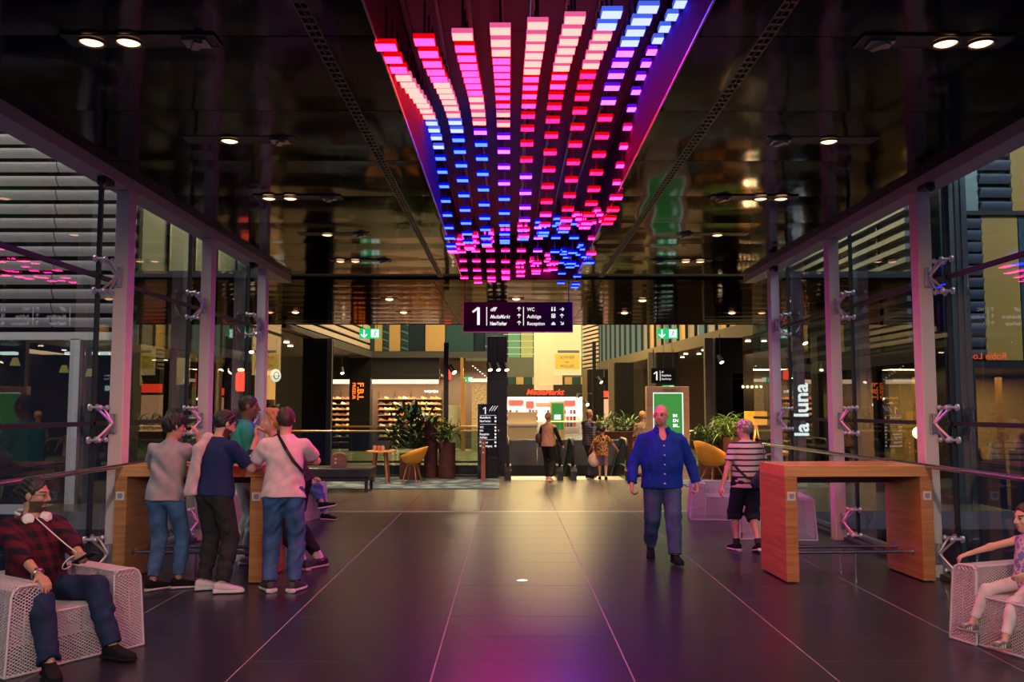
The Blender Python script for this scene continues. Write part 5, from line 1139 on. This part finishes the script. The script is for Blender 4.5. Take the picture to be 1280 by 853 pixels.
# ---- left side: slab edge with louvers above, pillars and shops below
def quadbox(mb, p, q, z0, z1, t=.12):
    p = Vector((*p, 0)); q = Vector((*q, 0)); d = q - p; mb.box(((p + q) / 2).to_tuple()[:2] + ((z0 + z1) / 2,), (d.length, t, z1 - z0), rz=math.atan2(d.y, d.x)); return mb
wl = thing('wall_left_gallery', 'left gallery facade with louvers above dark shop pillars', 'wall', kind='structure')
LP, LQ = (-6.35, 23.6), (-5.75, 36.6)
quadbox(MB(), LP, LQ, 3.86, 4.12).build('slab_band', M_slab, wl)
for k in range(9): quadbox(MB(), (LP[0] - .1 - .0 * k, LP[1]), (LQ[0] - .1, LQ[1]), 4.20 + k * .27, 4.37 + k * .27, .10).build('louver', M_slat, wl)
quadbox(MB(), (LP[0] - .3, LP[1]), (LQ[0] - .3, LQ[1]), 4.12, 7).build('backing', M_black, wl)
MB().bb(-12, -6.0, 23.6, 36.6, 3.9, 4.0).build('soffit', M_dark, wl)
for k in range(6): MB().cyl((-7.2 - .3 * (k % 2), 25 + 1.7 * k, 3.86), (-7.2 - .3 * (k % 2), 25 + 1.7 * k, 3.89), .09, n=12).build('soffit_lamp', emis('soffit_lamp', (1, .75, .5), 5), wl)
def pillar(lab, x0, x1, y0, y1, z1, mt, strip=None):
    o = thing('pillar', lab, 'pillar', ((x0 + x1) / 2, (y0 + y1) / 2, 0)); w = (x1 - x0) / 2; d = (y1 - y0) / 2
    MB().bb(-w, w, -d, d, 0, z1).build('shaft', mt, o, bevel=.01)
    for z in (1.3, 2.6): MB().bb(-w - .002, w + .002, -d - .002, d + .002, z, z + .012).build('joint', M_black, o)
    if strip: MB().bb(*strip, -d - .05, -d + .05, 0, z1).build('edge_strip', M_slab, o)
    return o
M_pil = mat('pillar_black', (.010, .010, .012), .7, spec=.12); M_pgrey = mat('pillar_grey', (.11, .115, .125), .45)
pillar('broad black pillar at the left shops behind the bench', -6.25, -5.50, 26.6, 27.5, 3.86, M_pil, (.37, .52))
pillar('grey pillar left of the escalators below the gallery', -.65, -.06, 25.8, 26.4, 3.86, M_pgrey)
pillar('black pillar carrying the orange barber sign', -6.62, -5.76, 36.5, 37.2, 3.86, M_pil)
fs_ = thing('barber_sign', 'orange glowing vertical barber sign on the black pillar', 'sign', (-6.19, 36.46, 0))
text('F.B.I.', .36, M_or_l, fs_, (-6.27 + 6.19, -.005, 2.83), (PI / 2, R(90), 0), scale=(1.05, 1, 1), bold=.008); text('FRISEUR', .19, M_or_l, fs_, (-6.48 + 6.19, -.005, 2.82), (PI / 2, R(90), 0), bold=.002)
# shoe shop
sw_ = thing('wall_shoe_shop', 'back wall and soffit of the lit shoe shop', 'wall', kind='structure')
MB().bb(-8.2, -2.85, 38.9, 39.0, 0, 3.86).build('back_wall', mat('shop_wall', (.075, .045, .028), .7), sw_); MB().bb(-8.2, -2.85, 36.7, 39, 3.1, 3.2).build('soffit', M_dark, sw_)
MB().bb(-8.2, -6.65, 36.75, 36.85, 2.78, 2.96).bb(-5.72, -2.95, 36.75, 36.85, 2.78, 2.96).build('light_band', M_warm2, sw_); MB().bb(-5.74, -2.9, 36.7, 36.8, 2.96, 3.86).bb(-8.2, -6.62, 36.7, 36.8, 2.96, 3.86).build('fascia', M_black, sw_)
area('shop_light', (-5.2, 37.6, 3.05), (0, 0, 0), 4.5, 1.2, 260, (1, .68, .38))
text('WOMEN', .16, M_white_l, sw_, (-3.75, 38.88, 2.45), FACE_CAM)
shf = []
M_shelf = mat('shelf_wood', (.30, .17, .09), .5)
sh_r = thing('shoe_shelf', 'tall wall shelf full of shoes in the lit shop behind the plants', 'shelf', (-4.35, 38.7, 0)); sh_l = thing('shoe_shelf', 'narrow wall shelf full of shoes left of the orange barber sign', 'shelf', (-7.4, 38.7, 0))
for o, w in ((sh_r, 1.4), (sh_l, .75)):
    for k in range(9): MB().bb(-w, w, -.16, .16, .28 + .235 * k, .30 + .235 * k).build('shelf_board', M_shelf, o)
    for x in np.linspace(-w, w, 5): MB().bb(x - .012, x + .012, .14, .17, 0, 2.5).build('upright', M_black, o)
scol = [(.75, .62, .5), (.06, .05, .05), (.55, .22, .08), (.70, .68, .66), (.25, .12, .07), (.65, .45, .12)]
smesh = []
for k, c in enumerate(scol):
    mb = MB(); pr = [(-.13, .055), (-.10, .10), (-.04, .09), (.02, .06), (.09, .05), (.13, .03), (.13, 0), (-.13, 0)]; mb.prism(pr, -.045, .045, 'y'); smesh.append(mb.mesh('display_shoe', mat('shoe_col%d' % k, c, .5)))
rs = random.Random(5); scn = ['cream', 'black', 'orange-brown', 'white', 'dark brown', 'yellow']; bdn = ['lowest', 'second', 'third', 'fourth', 'fifth', 'sixth', 'seventh', 'eighth', 'topmost']
for side, x0, n, lab in (('r', -5.65, 13, 'tall lit shelf behind the plants'), ('l', -8.05, 6, 'narrow shelf left of the barber sign')):
    for k in range(1, 9):
        for i in range(n):
            if rs.random() < .1: continue
            o = link('display_shoe', smesh[rs.randrange(6)], None, (x0 + (i + .5) * (2.62 if side == 'r' else 1.4) / n, 38.66, .302 + .235 * k), (0, 0, rs.uniform(-.5, .5))); tag(o, f'{scn[smesh.index(o.data)]} shoe on the {bdn[k]} board, {lab}', 'shoe', 'shoes on the ' + ('tall' if side == 'r' else 'narrow') + ' shop shelf')
# upper facade facing us with gold and teal panels
uf = thing('wall_upper_gallery', 'upper facade of gold and teal panels above the shoe shop', 'wall', kind='structure')
MB().bb(-5.9, -.25, 36.5, 36.7, 3.86, 4.12).build('slab_band', M_slab, uf); MB().bb(-5.9, -.25, 36.75, 36.9, 4.12, 7.5).build('backing', M_dteal, uf)
for x0, x1, mt in ((-5.8, -5.64, M_teal), (-5.62, -5.30, M_yp), (-5.28, -5.03, M_teal), (-5.01, -4.55, M_yp), (-4.53, -4.2, M_teal), (-4.18, -3.55, M_dteal), (-3.5, -2.69, M_yp), (-2.65, -1.5, M_teal), (-1.42, -1.05, M_dteal), (-1.0, -.3, M_teal)): MB().bb(x0, x1, 36.66, 36.76, 4.14, 7.4).build('facade_panel', mt, uf)
for x0, x1 in ((-5.28, -5.03), (-4.53, -4.2)):
    for k in range(9): MB().box(((x0 + x1) / 2, 36.64, 4.25 + .17 * k), (x1 - x0, .01, .05), ry=R(20)).build('reflection_slat', MATS['teal_glass'] if k % 2 else mat('slat_teal', (.10, .20, .22), .4), uf)
text('Hairstyle', .13, emis('teal_text', (.25, .5, .5), .8), uf, (-1.0, 36.64, 4.30), FACE_CAM)
# brass and stone shop front between shoe shop and grey pillar
bs = thing('wall_stone_shop', 'shop front with brass posts and a stone panel', 'wall', kind='structure')
MB().bb(-2.85, -.2, 38.9, 39, 0, 3.86).build('back_wall', mat('brown_wall', (.06, .04, .026), .6), bs); MB().bb(-2.0, -1.82, 36.4, 36.6, 0, 3.0).bb(-2.02, -1.9, 36.4, 36.6, 3.0, 3.86).build('brass_post', mat('brass_post', (.65, .36, .10), .35, .6), bs)
MB().bb(-1.55, -.95, 36.5, 36.7, 0, 2.8).build('stone_panel', mat('stone_panel', (.50, .40, .27), .8, noise=.5, nscale=14, bump=.6, bscale=16), bs); MB().bb(-1.6, -.6, 36.4, 36.5, 2.85, 2.98).build('light_band', M_warm2, bs); MB().bb(-2.75, -2.05, 36.8, 36.9, .1, 1.9).build('display_panel', mat('pale_green_panel', (.42, .46, .36), .5), bs)
area('shop_light', (-1.7, 37.4, 3.4), (0, 0, 0), 2, 1.2, 150, (1, .72, .42))
for k in range(8): MB().cyl((-1.55 + .1 * k, 37.6 + .05 * k, 3.55 - .08 * k), (-1.55 + .1 * k, 37.6 + .05 * k, 3.58 - .08 * k), .03, n=8).build('string_lamp', M_white_l, bs)
rd = thing('blade_sign', 'small red glowing blade sign behind the left spotlight pole', 'sign', (-2.55, 36.58, 2.95)); MB().bb(-.14, .14, -.05, .05, 0, .42).build('panel', M_red_l, rd); MB().cyl((0, 0, .42), (0, 0, .93), .015, n=8).build('hanger', M_black, rd)
exit_sign(-1.72, 36.6, 2.85, 'small green exit sign by the brass post in the far shops')

# ---- centre back: electronics store
es_ = thing('wall_back', 'far back wall with electronics store front', 'wall', kind='structure')
MB().bb(-3, 6.5, 60.0, 60.3, 3.93, 5.25).build('grey_band', mat('band_green_grey', (.10, .125, .115), .5), es_); MB().bb(-3, 6.5, 60.4, 60.6, 5.25, 9.5).build('upper_backing', M_dteal, es_)
for k, x in enumerate(np.arange(-.1, 5.2, .88)): MB().bb(x + .03, x + .85, 60.2, 60.3, 5.28, 9.2).build('window_pane', emis('green_window', (.16, .30, .12), .8) if k % 3 != 1 else emis('lime_window', (.42, .40, .10), .8), es_)
for k in range(7): MB().box((1.6, 60.15, 5.5 + .45 * k), (5.6, .04, .04)).build('window_bar', M_wht, es_)
for k, x in enumerate(np.arange(-.1, 5.4, .55)): MB().bb(x + .02, x + .53, 59.9, 60.0, 3.42, 3.92).build('facade_panel', M_yp if k % 2 else M_teal, es_)
MB().bb(-3, 6.5, 59.7, 59.95, 2.60, 3.40).build('fascia', M_black, es_)
text('MediaMarkt', .52, M_red_l, es_, (1.15, 59.65, 2.72), FACE_CAM, shear=.3, bold=.012)
MB().bb(-3, 6.5, 62.9, 63, 0, 2.6).build('store_wall', mat('store_wall', (.8, .62, .55), .7), es_)
MB().bb(-.1, 5.4, 60.9, 61.0, 2.40, 2.58).build('light_band', M_white_l, es_); area('store_light', (2.6, 61.6, 2.55), (0, 0, 0), 6, 1.6, 330, (1, .80, .70))
for k, (x0, x1, z0, z1) in enumerate(((.0, 1.0, 2.05, 2.38), (1.2, 1.75, 1.85, 2.3), (1.9, 3.6, 2.0, 2.2), (3.9, 4.7, 2.0, 2.35))): MB().bb(x0, x1, 62.7, 62.8, z0, z1).build('promo_panel', emis('promo_red', (.85, .12, .08), 1.0) if k != 2 else emis('promo_orange', (.9, .30, .12), 1.0), es_)
for k in range(2):
    o = thing('goods_shelf', ['left store shelf with red and dark goods under the red store sign', 'right store shelf with red and dark goods under the red store sign'][k], 'shelf', (.9 + 2.9 * k, 62.2, 0))
    for z in (.5, .95, 1.4): MB().bb(-1.2, 1.2, -.2, .2, z - .03, z).build('shelf_board', M_wht, o)
    for x in (-1.18, 1.18): MB().bb(x - .02, x + .02, -.2, .2, 0, 1.9).build('upright', M_wht, o)
gm = [MB().bb(-.09, .09, -.1, .1, 0, .30).mesh('boxed_product', mat('prod%d' % k, c, .5)) for k, c in enumerate(((.6, .06, .05), (.04, .04, .05), (.7, .5, .45), (.15, .05, .1)))]
for k in range(2):
    for z in (.5, .95, 1.4):
        for i in range(10):
            gi = rs.randrange(4)
            if rs.random() < .85: tag(link('boxed_product', gm[gi], None, (.9 + 2.9 * k - 1.05 + .23 * i, 62.15, z)), f'{("red", "black", "beige", "plum")[gi]} boxed product on the {("lowest", "middle", "top")[int(z / .45) - 1]} board of the {("left", "right")[k]} store shelf', 'box', f'boxed goods on the {("left", "right")[k]} store shelf')
gp = thing('poster_stand', 'small green poster stand before the electronics store', 'poster stand', (2.95, 54, 0)); MB().bb(-.45, .45, -.08, .08, 0, 2.2).build('frame', W_pale, gp); MB().bb(-.36, .36, -.1, -.08, .5, 2.1).build('poster', MATS['poster_green'], gp); MB().bb(-.2, .2, -.11, -.1, 1.1, 1.4).build('poster_print', M_exw, gp)
# hanging banners
for x0, x1, y, z0, z1, lab in ((2.0, 3.28, 40.0, 3.30, 6.2, 'large cream hanging banner with yellow panel in front of the others'), (1.5, 2.6, 43.0, 2.95, 6.2, 'cream hanging banner in the middle of the three'), (1.3, 2.3, 46.0, 2.75, 6.2, 'cream hanging banner at the back of the three')):
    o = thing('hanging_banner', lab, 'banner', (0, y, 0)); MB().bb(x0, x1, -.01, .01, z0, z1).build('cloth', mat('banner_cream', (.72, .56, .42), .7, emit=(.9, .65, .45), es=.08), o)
    MB().bb(x0, x1, -.03, .03, z0 - .03, z0).build('bottom_bar', M_wht, o); MB().bb(x0, x1, -.03, .03, z1, z1 + .04).build('top_bar', M_wht, o)
    for xx in (x0 + .1, x1 - .1): MB().cyl((xx, 0, z1 + .03), (xx, 0, 12.0), .01, n=6).build('cord', M_black, o)
    if y == 40.0:
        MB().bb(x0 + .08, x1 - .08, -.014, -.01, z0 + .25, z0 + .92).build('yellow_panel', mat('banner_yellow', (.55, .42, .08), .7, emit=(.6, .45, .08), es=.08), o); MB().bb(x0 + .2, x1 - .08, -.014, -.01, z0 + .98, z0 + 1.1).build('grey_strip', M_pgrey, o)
        for k, t in enumerate(('SOMMER', 'im', 'MOLLER')): text(t, .17, M_pgrey, o, ((x0 + x1) / 2, -.016, z0 + .72 - .2 * k), FACE_CAM, align='CENTER')

# ---- right side: slab edge, fin glazing above, pillars below
wr = thing('wall_right_gallery', 'right gallery facade with glazed fins above black pillars', 'wall', kind='structure')
RP, RQ = (7.0, 23.6), (4.75, 47.0)
quadbox(MB(), RP, RQ, 3.80, 4.20, .14).build('slab_band', mat('slab_bronze', (.22, .19, .13), .35, .6), wr)
N = 22
for k in range(N):
    t0, t1 = k / N, (k + 1) / N; a = (RP[0] + (RQ[0] - RP[0]) * t0 + .12, RP[1] + (RQ[1] - RP[1]) * t0); b = (RP[0] + (RQ[0] - RP[0]) * t1 + .12, RP[1] + (RQ[1] - RP[1]) * t1 - .06)
    quadbox(MB(), a, b, 4.22, 7.2, .06).build('facade_panel', (emis('gold_window', (.55, .36, .16), .55), emis('green_pane', (.18, .24, .16), .55), emis('gold_window', (.5, .3, .1), .5), M_yp)[k % 4] if k < 13 else emis('green_pane', (.2, .28, .2), .6), wr)
    MB().box((a[0] - .12, a[1], 5.7), (.10, .08, 3.0)).build('fin', M_black, wr)
for k in range(16): quadbox(MB(), (4.75, 46.9), (4.15, 49.5), 3.4 + .22 * k, 3.53 + .22 * k, .08).build('louver', M_slat, wr)
quadbox(MB(), (4.85, 46.9), (4.25, 49.5), 3.3, 7).build('backing', M_black, wr); MB().bb(4.4, 5.0, 46.8, 47, 2.8, 3.4).build('corner_band', M_slab, wr)
MB().prism([(7.0, 23.6), (12, 23.6), (12, 47), (4.75, 47)], 3.84, 3.95, 'z').build('soffit', M_dark, wr)
for k in range(7): MB().cyl((7.6 - .22 * k, 25 + 2.1 * k, 3.80), (7.6 - .22 * k, 25 + 2.1 * k, 3.83), .08, n=12).cyl((8.1 - .22 * k, 25 + 2.1 * k, 3.80), (8.1 - .22 * k, 25 + 2.1 * k, 3.83), .08, n=12).build('soffit_lamp', MATS['soffit_lamp'], wr)
for k, (yy, lab) in enumerate(((26.0, 'nearest black pillar of the right gallery behind the planters'), (32.5, 'second black pillar of the right gallery behind the green poster'), (39.5, 'third black pillar of the right gallery'), (46.0, 'farthest black pillar of the right gallery'))):
    xc = RP[0] + (RQ[0] - RP[0]) * (yy - RP[1]) / (RQ[1] - RP[1]); pillar(lab, xc - .75, xc + .05, yy - .4, yy + .4, 3.80, M_pil)
    o = thing('pilaster', lab.replace('black pillar', 'bronze pilaster'), 'pilaster', (xc - .92, yy - .2, 0)); MB().bb(-.12, .12, -.1, .1, 0, 3.80).build('shaft', MATS['slab_bronze'], o); MB().bb(-.13, .13, -.11, .11, 0, .15).build('base', M_dark, o)
rb = thing('wall_right_shops', 'dim shop fronts behind the pillars of the right gallery', 'wall', kind='structure')
quadbox(MB(), (9.4, 24), (7.2, 47), 0, 3.84, .1).build('back_wall', mat('dim_shop_wall', (.028, .022, .018), .7, spec=.2), rb)
MB().bb(6.5, 7.5, 25.6, 25.7, .3, 2.75).build('shop_window', mat('olive_window', (.10, .095, .06), .2), rb); MB().bb(7.6, 8.2, 25.6, 25.7, .3, 2.4).build('shop_window', mat('beige_window', (.22, .17, .13), .3), rb)
for k in range(5): MB().sph((6.72 + .13 * k, 25.3, 2.36), .035, 8).build('pendant_bulb', emis('bulb', (1, .55, .2), 8), rb)
for x0, yy in ((5.75, 30.0), (5.05, 37.0), (4.75, 43.5)): MB().bb(x0, x0 + .9, yy + 6, yy + 6.1, 0, 2.3).build('lit_window', emis('lit_shop_%d' % yy, (.9, .45, .22), .7), rb); MB().bb(x0, x0 + .9, yy + 5.9, yy + 6, 2.4, 2.75).build('red_fascia', M_red_l, rb)
area('shop_light', (8.2, 28, 3.7), (0, 0, 0), 1.5, 8, 70, (1, .7, .4))
ds = thing('direction_sign', 'small dark direction sign with number 1 under the right gallery', 'sign', (5.35, 30.5, 2.62)); MB().bb(-.42, .42, -.04, .04, 0, .52).build('panel', M_navy, ds); digit_one(ds, -.24, .10, .30, -.045); MB().bb(-.13, -.115, -.045, -.04, .08, .44).build('divider', M_txt, ds)
for k, t in enumerate(('dff', 'MediaMarkt', 'NewYorker')): text(t, .10, M_txt, ds, (-.08, -.045, .35 - .12 * k), FACE_CAM, scale=(.7, 1, 1))
for x in (-.35, .35): MB().cyl((x, 0, .52), (x, 0, 1.18), .01, n=6).build('hanger_rod', M_black, ds)
exit_sign(5.6, 31.0, 2.35, 'small green exit sign under the right gallery')
# gallery spot heads on brackets
for k, (x, y, z, lab) in enumerate(((-.58, 25.6, 2.95, 'black spotlight on the grey pillar, left of three'), (-.34, 25.6, 2.95, 'black spotlight on the grey pillar, middle of three'), (-.10, 25.6, 2.95, 'black spotlight on the grey pillar, right of three'), (6.05, 25.2, 3.15, 'black spotlight on the nearest bronze pilaster'), (5.2, 31.6, 3.1, 'black spotlight on the second bronze pilaster'), (6.9, 20.6, 3.35, 'black spotlight beside the farthest right column'), (-6.75, 23.0, 3.3, 'black spotlight beside the farthest left column'), (-5.985, 31.5, 3.1, 'black spotlight above the left shops'))):
    o = thing('spotlight', lab, 'spotlight', (x, y, z)); MB().cyl((0, .3, .12), (0, 0, .12), .014, n=8).cyl((0, 0, .12), (0, 0, .02), .014, n=8).cyl((0, 0, .1), (0, 0, 3.86 - z if y > 24 else 4.08 - z), .010, n=8).build('bracket', M_black, o); head(o, (0, -.02, 0), (.25, -.5, -.8))

# ================================================================ outer buildings seen through the glass walls
lb = thing('wall_outer_left', 'left outer facade of pale louvers above a glazed shop', 'wall', kind='structure')
lv = {}
def louver(x0, x1, z, y, parent, mt):
    key = (round(x1 - x0, 2), mt.name)
    if key not in lv:
        n = 5; poly = [(.0, 0)] + [(-.10 * math.sin(PI * .5 * i / n), .165 * i / n) for i in range(1, n + 1)] + [(.02, .165)]; lv[key] = MB().prism(poly, 0, x1 - x0, 'x').mesh('louver', mt)
    link('louver', lv[key], parent, (x0, y, z))
for k in range(22):
    for x0, x1 in ((-16, -12.46), (-12.44, -8.44), (-8.42, -6.95)): louver(x0, x1, 3.22 + .265 * k, 16.2, lb, M_slat)
MB().bb(-16, -6.95, 16.35, 16.5, 3.1, 9.2).build('backing', mat('louver_gap', (.03, .028, .03), .8), lb)
M_frame = mat('pale_frame', (.50, .46, .45), .45); M_win = glass('shop_glass', (.45, .50, .50), 1.0, ior=1.7)
MB().bb(-16, -6.9, 16.1, 16.3, 2.98, 3.12).bb(-16, -6.9, 16.1, 16.3, -.18, -.02).bb(-16, -6.9, 16.1, 16.3, -3.2, -3.1).build('transom', M_frame, lb)
for x in (-15.2, -11.5, -7.95): MB().bb(x - .09, x + .09, 16.1, 16.3, -3, 3.0).build('mullion', M_frame, lb)
MB().bb(-7.0, -6.85, 16.05, 16.35, -3, 3.1).build('corner_post', M_dark, lb)
for a, b in ((-15.1, -11.6), (-11.4, -8.05), (-7.85, -7.0)):
    for z0, z1 in ((.0, 2.96), (-3.1, -.2)): MB().bb(a, b, 16.2, 16.215, z0, z1).build('window_pane', M_win, lb)
MB().bb(-16, -7, 21, 21.1, -3, 3).build('shop_back_wall', mat('shop_dark', (.05, .045, .04), .7), lb); MB().bb(-16, -7, 16.4, 21, -3.1, -3).bb(-16, -7, 16.3, 21, 2.98, 3.05).build('shop_slab', M_dark, lb)
for x, w in ((-8.9, .35), (-8.35, .35), (-10.2, .3)): MB().bb(x, x + w, 17.6, 17.75, 2.8, 2.86).build('strip_lamp', M_white_l, lb)
for x, y, z in ((-8.8, 18.5, 2.4), (-9.6, 19, 2.5), (-8.2, 19.5, 2.3), (-10.1, 18, 2.6), (-7.6, 18, 2.2)): MB().cyl((x, y, z), (x, y, z + .16), .10, .05, 12).build('pendant_shade', emis('pendant_gold', (.9, .5, .12), .7), lb); MB().cyl((x, y, z + .16), (x, y, 2.98), .008, n=6).build('pendant_cord', M_black, lb)
area('shop_light', (-9.5, 18.5, 2.9), (0, 0, 0), 4, 2, 25, (1, .7, .4))
# left side return, receding towards the gallery
lr = thing('wall_outer_left_return', 'left outer side wall with teal glazing over lit shops', 'wall', kind='structure')
MB().bb(-7.1, -6.9, 16.3, 24, 2.98, 3.2).build('slab_band', M_slab, lr)
for k in range(5): MB().bb(-7.05, -7.0, 16.4 + 1.5 * k, 17.84 + 1.5 * k, 3.25, 8).build('window_pane', M_teal, lr); MB().bb(-7.1, -6.95, 17.84 + 1.5 * k, 17.9 + 1.5 * k, 3.2, 8).build('mullion', M_dteal, lr)
for k in range(4): MB().bb(-7.05, -7.04, 16.5 + 1.9 * k, 18.2 + 1.9 * k, 0, 2.98).build('shop_pane', M_win, lr); MB().bb(-7.25, -6.95, 18.2 + 1.9 * k, 18.4 + 1.9 * k, -3, 2.98).build('shop_pillar', M_pil, lr)
MB().bb(-11.5, -11.4, 16, 24, 0, 3).build('shop_back', mat('warm_shop_back', (.30, .17, .08), .7), lr); MB().bb(-11.5, -6.6, 16.4, 24, -.1, 0).build('shop_floor', M_dark, lr); MB().bb(-11.4, -7, 23.9, 24, 0, 3).build('shop_side', mat('warm_shop_back2', (.42, .22, .09), .7), lr)
area('shop_light', (-9.2, 22.4, 2.9), (0, 0, 0), 3, 2, 50, (1, .58, .22))
for k in range(10): MB().bb(-9.0 + .27 * (k % 5), -8.82 + .27 * (k % 5), 23.5, 23.7, .9 + .5 * (k // 5), 1.2 + .5 * (k // 5)).build('shelf_goods', MATS['prod%d' % (k % 4)], lr)
ln = thing('red_lantern_sign', 'small red glowing lantern sign seen through the left glass wall', 'sign', (-6.55, 21.5, 2.15)); MB().lathe([(.09, 0), (.12, .06), (.12, .42), (.07, .48)], n=16).build('lantern', M_red_l, ln, smooth=True); MB().cyl((0, 0, .48), (0, 0, .85), .012, n=6).build('hanger', M_black, ln); MB().sph((0, 0, .52), .09, 12, sc=(1, 1, .5)).build('lamp', M_lamp, ln, smooth=True)
rn = thing('round_sign', 'small round white sign beside the farthest left column', 'sign', (-6.15, 23.2, 2.6), R(60)); MB().cyl((0, -.02, 0), (0, .02, 0), .17, n=24).build('disc', emis('disc_white', (.9, .8, .65), .9), rn); MB().cyl((0, 0, .16), (0, 0, 1.47), .010, n=6).build('hanger', M_black, rn); MB().tube([(.09 * math.cos(t), -.025, .09 * math.sin(t)) for t in np.linspace(0, 2 * PI, 14, endpoint=False)], .012, 6, closed=True).build('ring_mark', M_black, rn)
op = thing('lit_shop_panel', 'amber lit shop window left of the broad black pillar', 'shop window', (-7.0, 26.0, 0)); MB().bb(-.55, .1, -.03, .03, 0, 2.85).build('glow_panel', emis('amber_window', (1.0, .42, .10), .75), op); MB().bb(-.6, .15, -.05, -.03, 1.75, 2.0).build('red_band', mat('red_band', (.35, .03, .02), .5), op)
# right outer building
rt = thing('wall_outer_right', 'right outer facade of gold panels and louvers above a lit shop', 'wall', kind='structure')
MB().bb(7.95, 8.45, 16.0, 16.5, -3.5, 9).build('corner_pillar', M_dteal, rt)
for k in range(4): MB().bb(8.0 + .11 * k, 8.03 + .11 * k, 15.97, 16.0, -3.5, 9).build('pillar_rib', M_black, rt)
MB().bb(7.7, 15, 16.5, 16.6, 2.5, 9).build('backing', M_dteal, rt)
M_yp2 = mat('perforated_gold_dark', (.50, .28, .05), .55, noise=.25, nscale=60, stretch=(1, 1, 3)); M_lv2 = mat('grey_louver', (.17, .19, .22), .45, .3)
for k in range(12): louver(8.9 if k > -1 else 0, 9.5, 5.45 + .265 * k, 16.4, rt, M_lv2); louver(8.46, 8.9, 2.65 + .225 * k, 16.4, rt, M_lv2)
for k in range(22): louver(10.6, 15, 2.65 + .27 * k, 16.4, rt, M_lv2)
for x0, x1, z0, z1, mt in ((8.46, 8.88, 5.45, 9, mat('pale_teal', (.20, .28, .27), .3)), (9.52, 10.5, 5.45, 9, M_yp2), (8.92, 9.6, 2.62, 5.36, M_yp2), (9.62, 10.5, 2.62, 5.36, M_teal), (7.6, 7.93, 5.2, 9, M_yp)): MB().bb(x0, x1, 16.38, 16.45, z0, z1).build('facade_panel', mt, rt)
MB().bb(7.7, 15, 16.3, 16.5, 5.36, 5.44).bb(7.7, 15, 16.3, 16.5, 2.48, 2.60).build('facade_band', M_black, rt)
text('Robin Look', .17, emis('red_reflection', (.9, .08, .03), .8), rt, (9.24, 16.28, 2.64), FACE_CAM, scale=(-1, 1, 1))  # reflection of a sign, built as mirrored glowing letters
for x in (8.6, 10.2, 11.8, 13.4): MB().bb(x - .05, x + .05, 16.3, 16.45, -3, 2.5).build('mullion', M_black, rt)
for a, b in ((8.65, 10.15), (10.25, 11.75), (11.85, 13.35)): MB().bb(a, b, 16.36, 16.375, -3, 2.48).build('shop_pane', M_win, rt)
MB().bb(7.7, 15, 20.5, 20.6, -3, 2.6).build('shop_back', mat('amber_back', (.42, .23, .09), .7), rt); MB().bb(7.7, 15, 16.5, 20.5, -.6, -.5).bb(7.7, 15, 16.5, 20.5, 2.5, 2.58).build('shop_slab', M_dark, rt)
area('shop_light', (10, 18.8, 2.45), (0, 0, 0), 4, 2, 300, (1, .55, .2))
for k in range(4): MB().bb(8.75 + .6 * k, 8.85 + .6 * k, 19.0, 19.1, -.5, 2.4).build('display_post', W_leg, rt)
for k, (x, z, h) in enumerate(((8.9, .2, .9), (9.3, .2, 1.2), (9.8, .2, .8), (10.4, .2, 1.1), (11, .2, .9))):
    MB().bb(x, x + .3, 18.0, 18.4, -.5, z + h * .6).build('display_stand', M_dark, rt); MB().cyl((x + .15, 18.2, z + h * .6), (x + .15, 18.2, z + h * .6 + .35), .12, .05, 12).build('display_goods', MATS['prod%d' % (k % 4)], rt)
rr = thing('wall_outer_right_return', 'right outer side wall with teal glazing over dim shops', 'wall', kind='structure')
MB().bb(7.6, 7.8, 16.4, 24, 2.6, 2.85).build('slab_band', M_slab, rr)
for k in range(5): MB().bb(7.66, 7.7, 16.5 + 1.5 * k, 17.94 + 1.5 * k, 2.9, 8).build('window_pane', M_teal, rr); MB().bb(7.6, 7.75, 17.94 + 1.5 * k, 18.0 + 1.5 * k, 2.85, 8).build('mullion', M_dteal, rr)
for k in range(22): MB().bb(7.52, 7.60, 16.5, 23.9, 3.0 + .25 * k, 3.10 + .25 * k).build('louver', M_lv2, rr)
for k in range(4): MB().bb(7.66, 7.675, 16.5 + 1.9 * k, 18.2 + 1.9 * k, 0, 2.6).build('shop_pane', M_win, rr); MB().bb(7.6, 7.85, 18.2 + 1.9 * k, 18.4 + 1.9 * k, -3, 2.6).build('shop_pillar', M_pil, rr)
MB().bb(10.5, 10.6, 20.7, 24, 0, 2.6).bb(7.7, 10.5, 23.9, 24, 0, 2.6).build('shop_back', mat('olive_back', (.20, .15, .07), .7), rr); MB().bb(7.0, 10.6, 20.6, 24, -.1, 0).build('shop_floor', M_dark, rr)
area('shop_light', (9.0, 22.3, 2.5), (0, 0, 0), 2, 2, 45, (1, .66, .28))
MB().bb(8.0, 8.5, 22.9, 23, 1.5, 2.1).build('menu_board', M_amber, rr); MB().bb(8.7, 8.95, 22.9, 23, 1.3, 2.1).build('menu_board', emis('menu_orange', (.9, .18, .05), .6), rr)
la = thing('cafe_sign', 'tall blade sign with white letters la luna read sideways', 'sign', (7.22, 21.8, 1.02))
MB().bb(-.25, .25, -.02, .02, -.05, 1.62).build('panel', mat('smoky_panel', (.045, .05, .065), .3), la); text('la luna', .50, emis('luna_white', (.85, .85, .85), .9), la, (.16, -.025, .02), (PI / 2, R(-90), 0), scale=(1.02, 1, 1), bold=.012); MB().cyl((.2, 0, 1.2), (.42, 0, 1.2), .02, n=8).build('bracket', M_black, la)
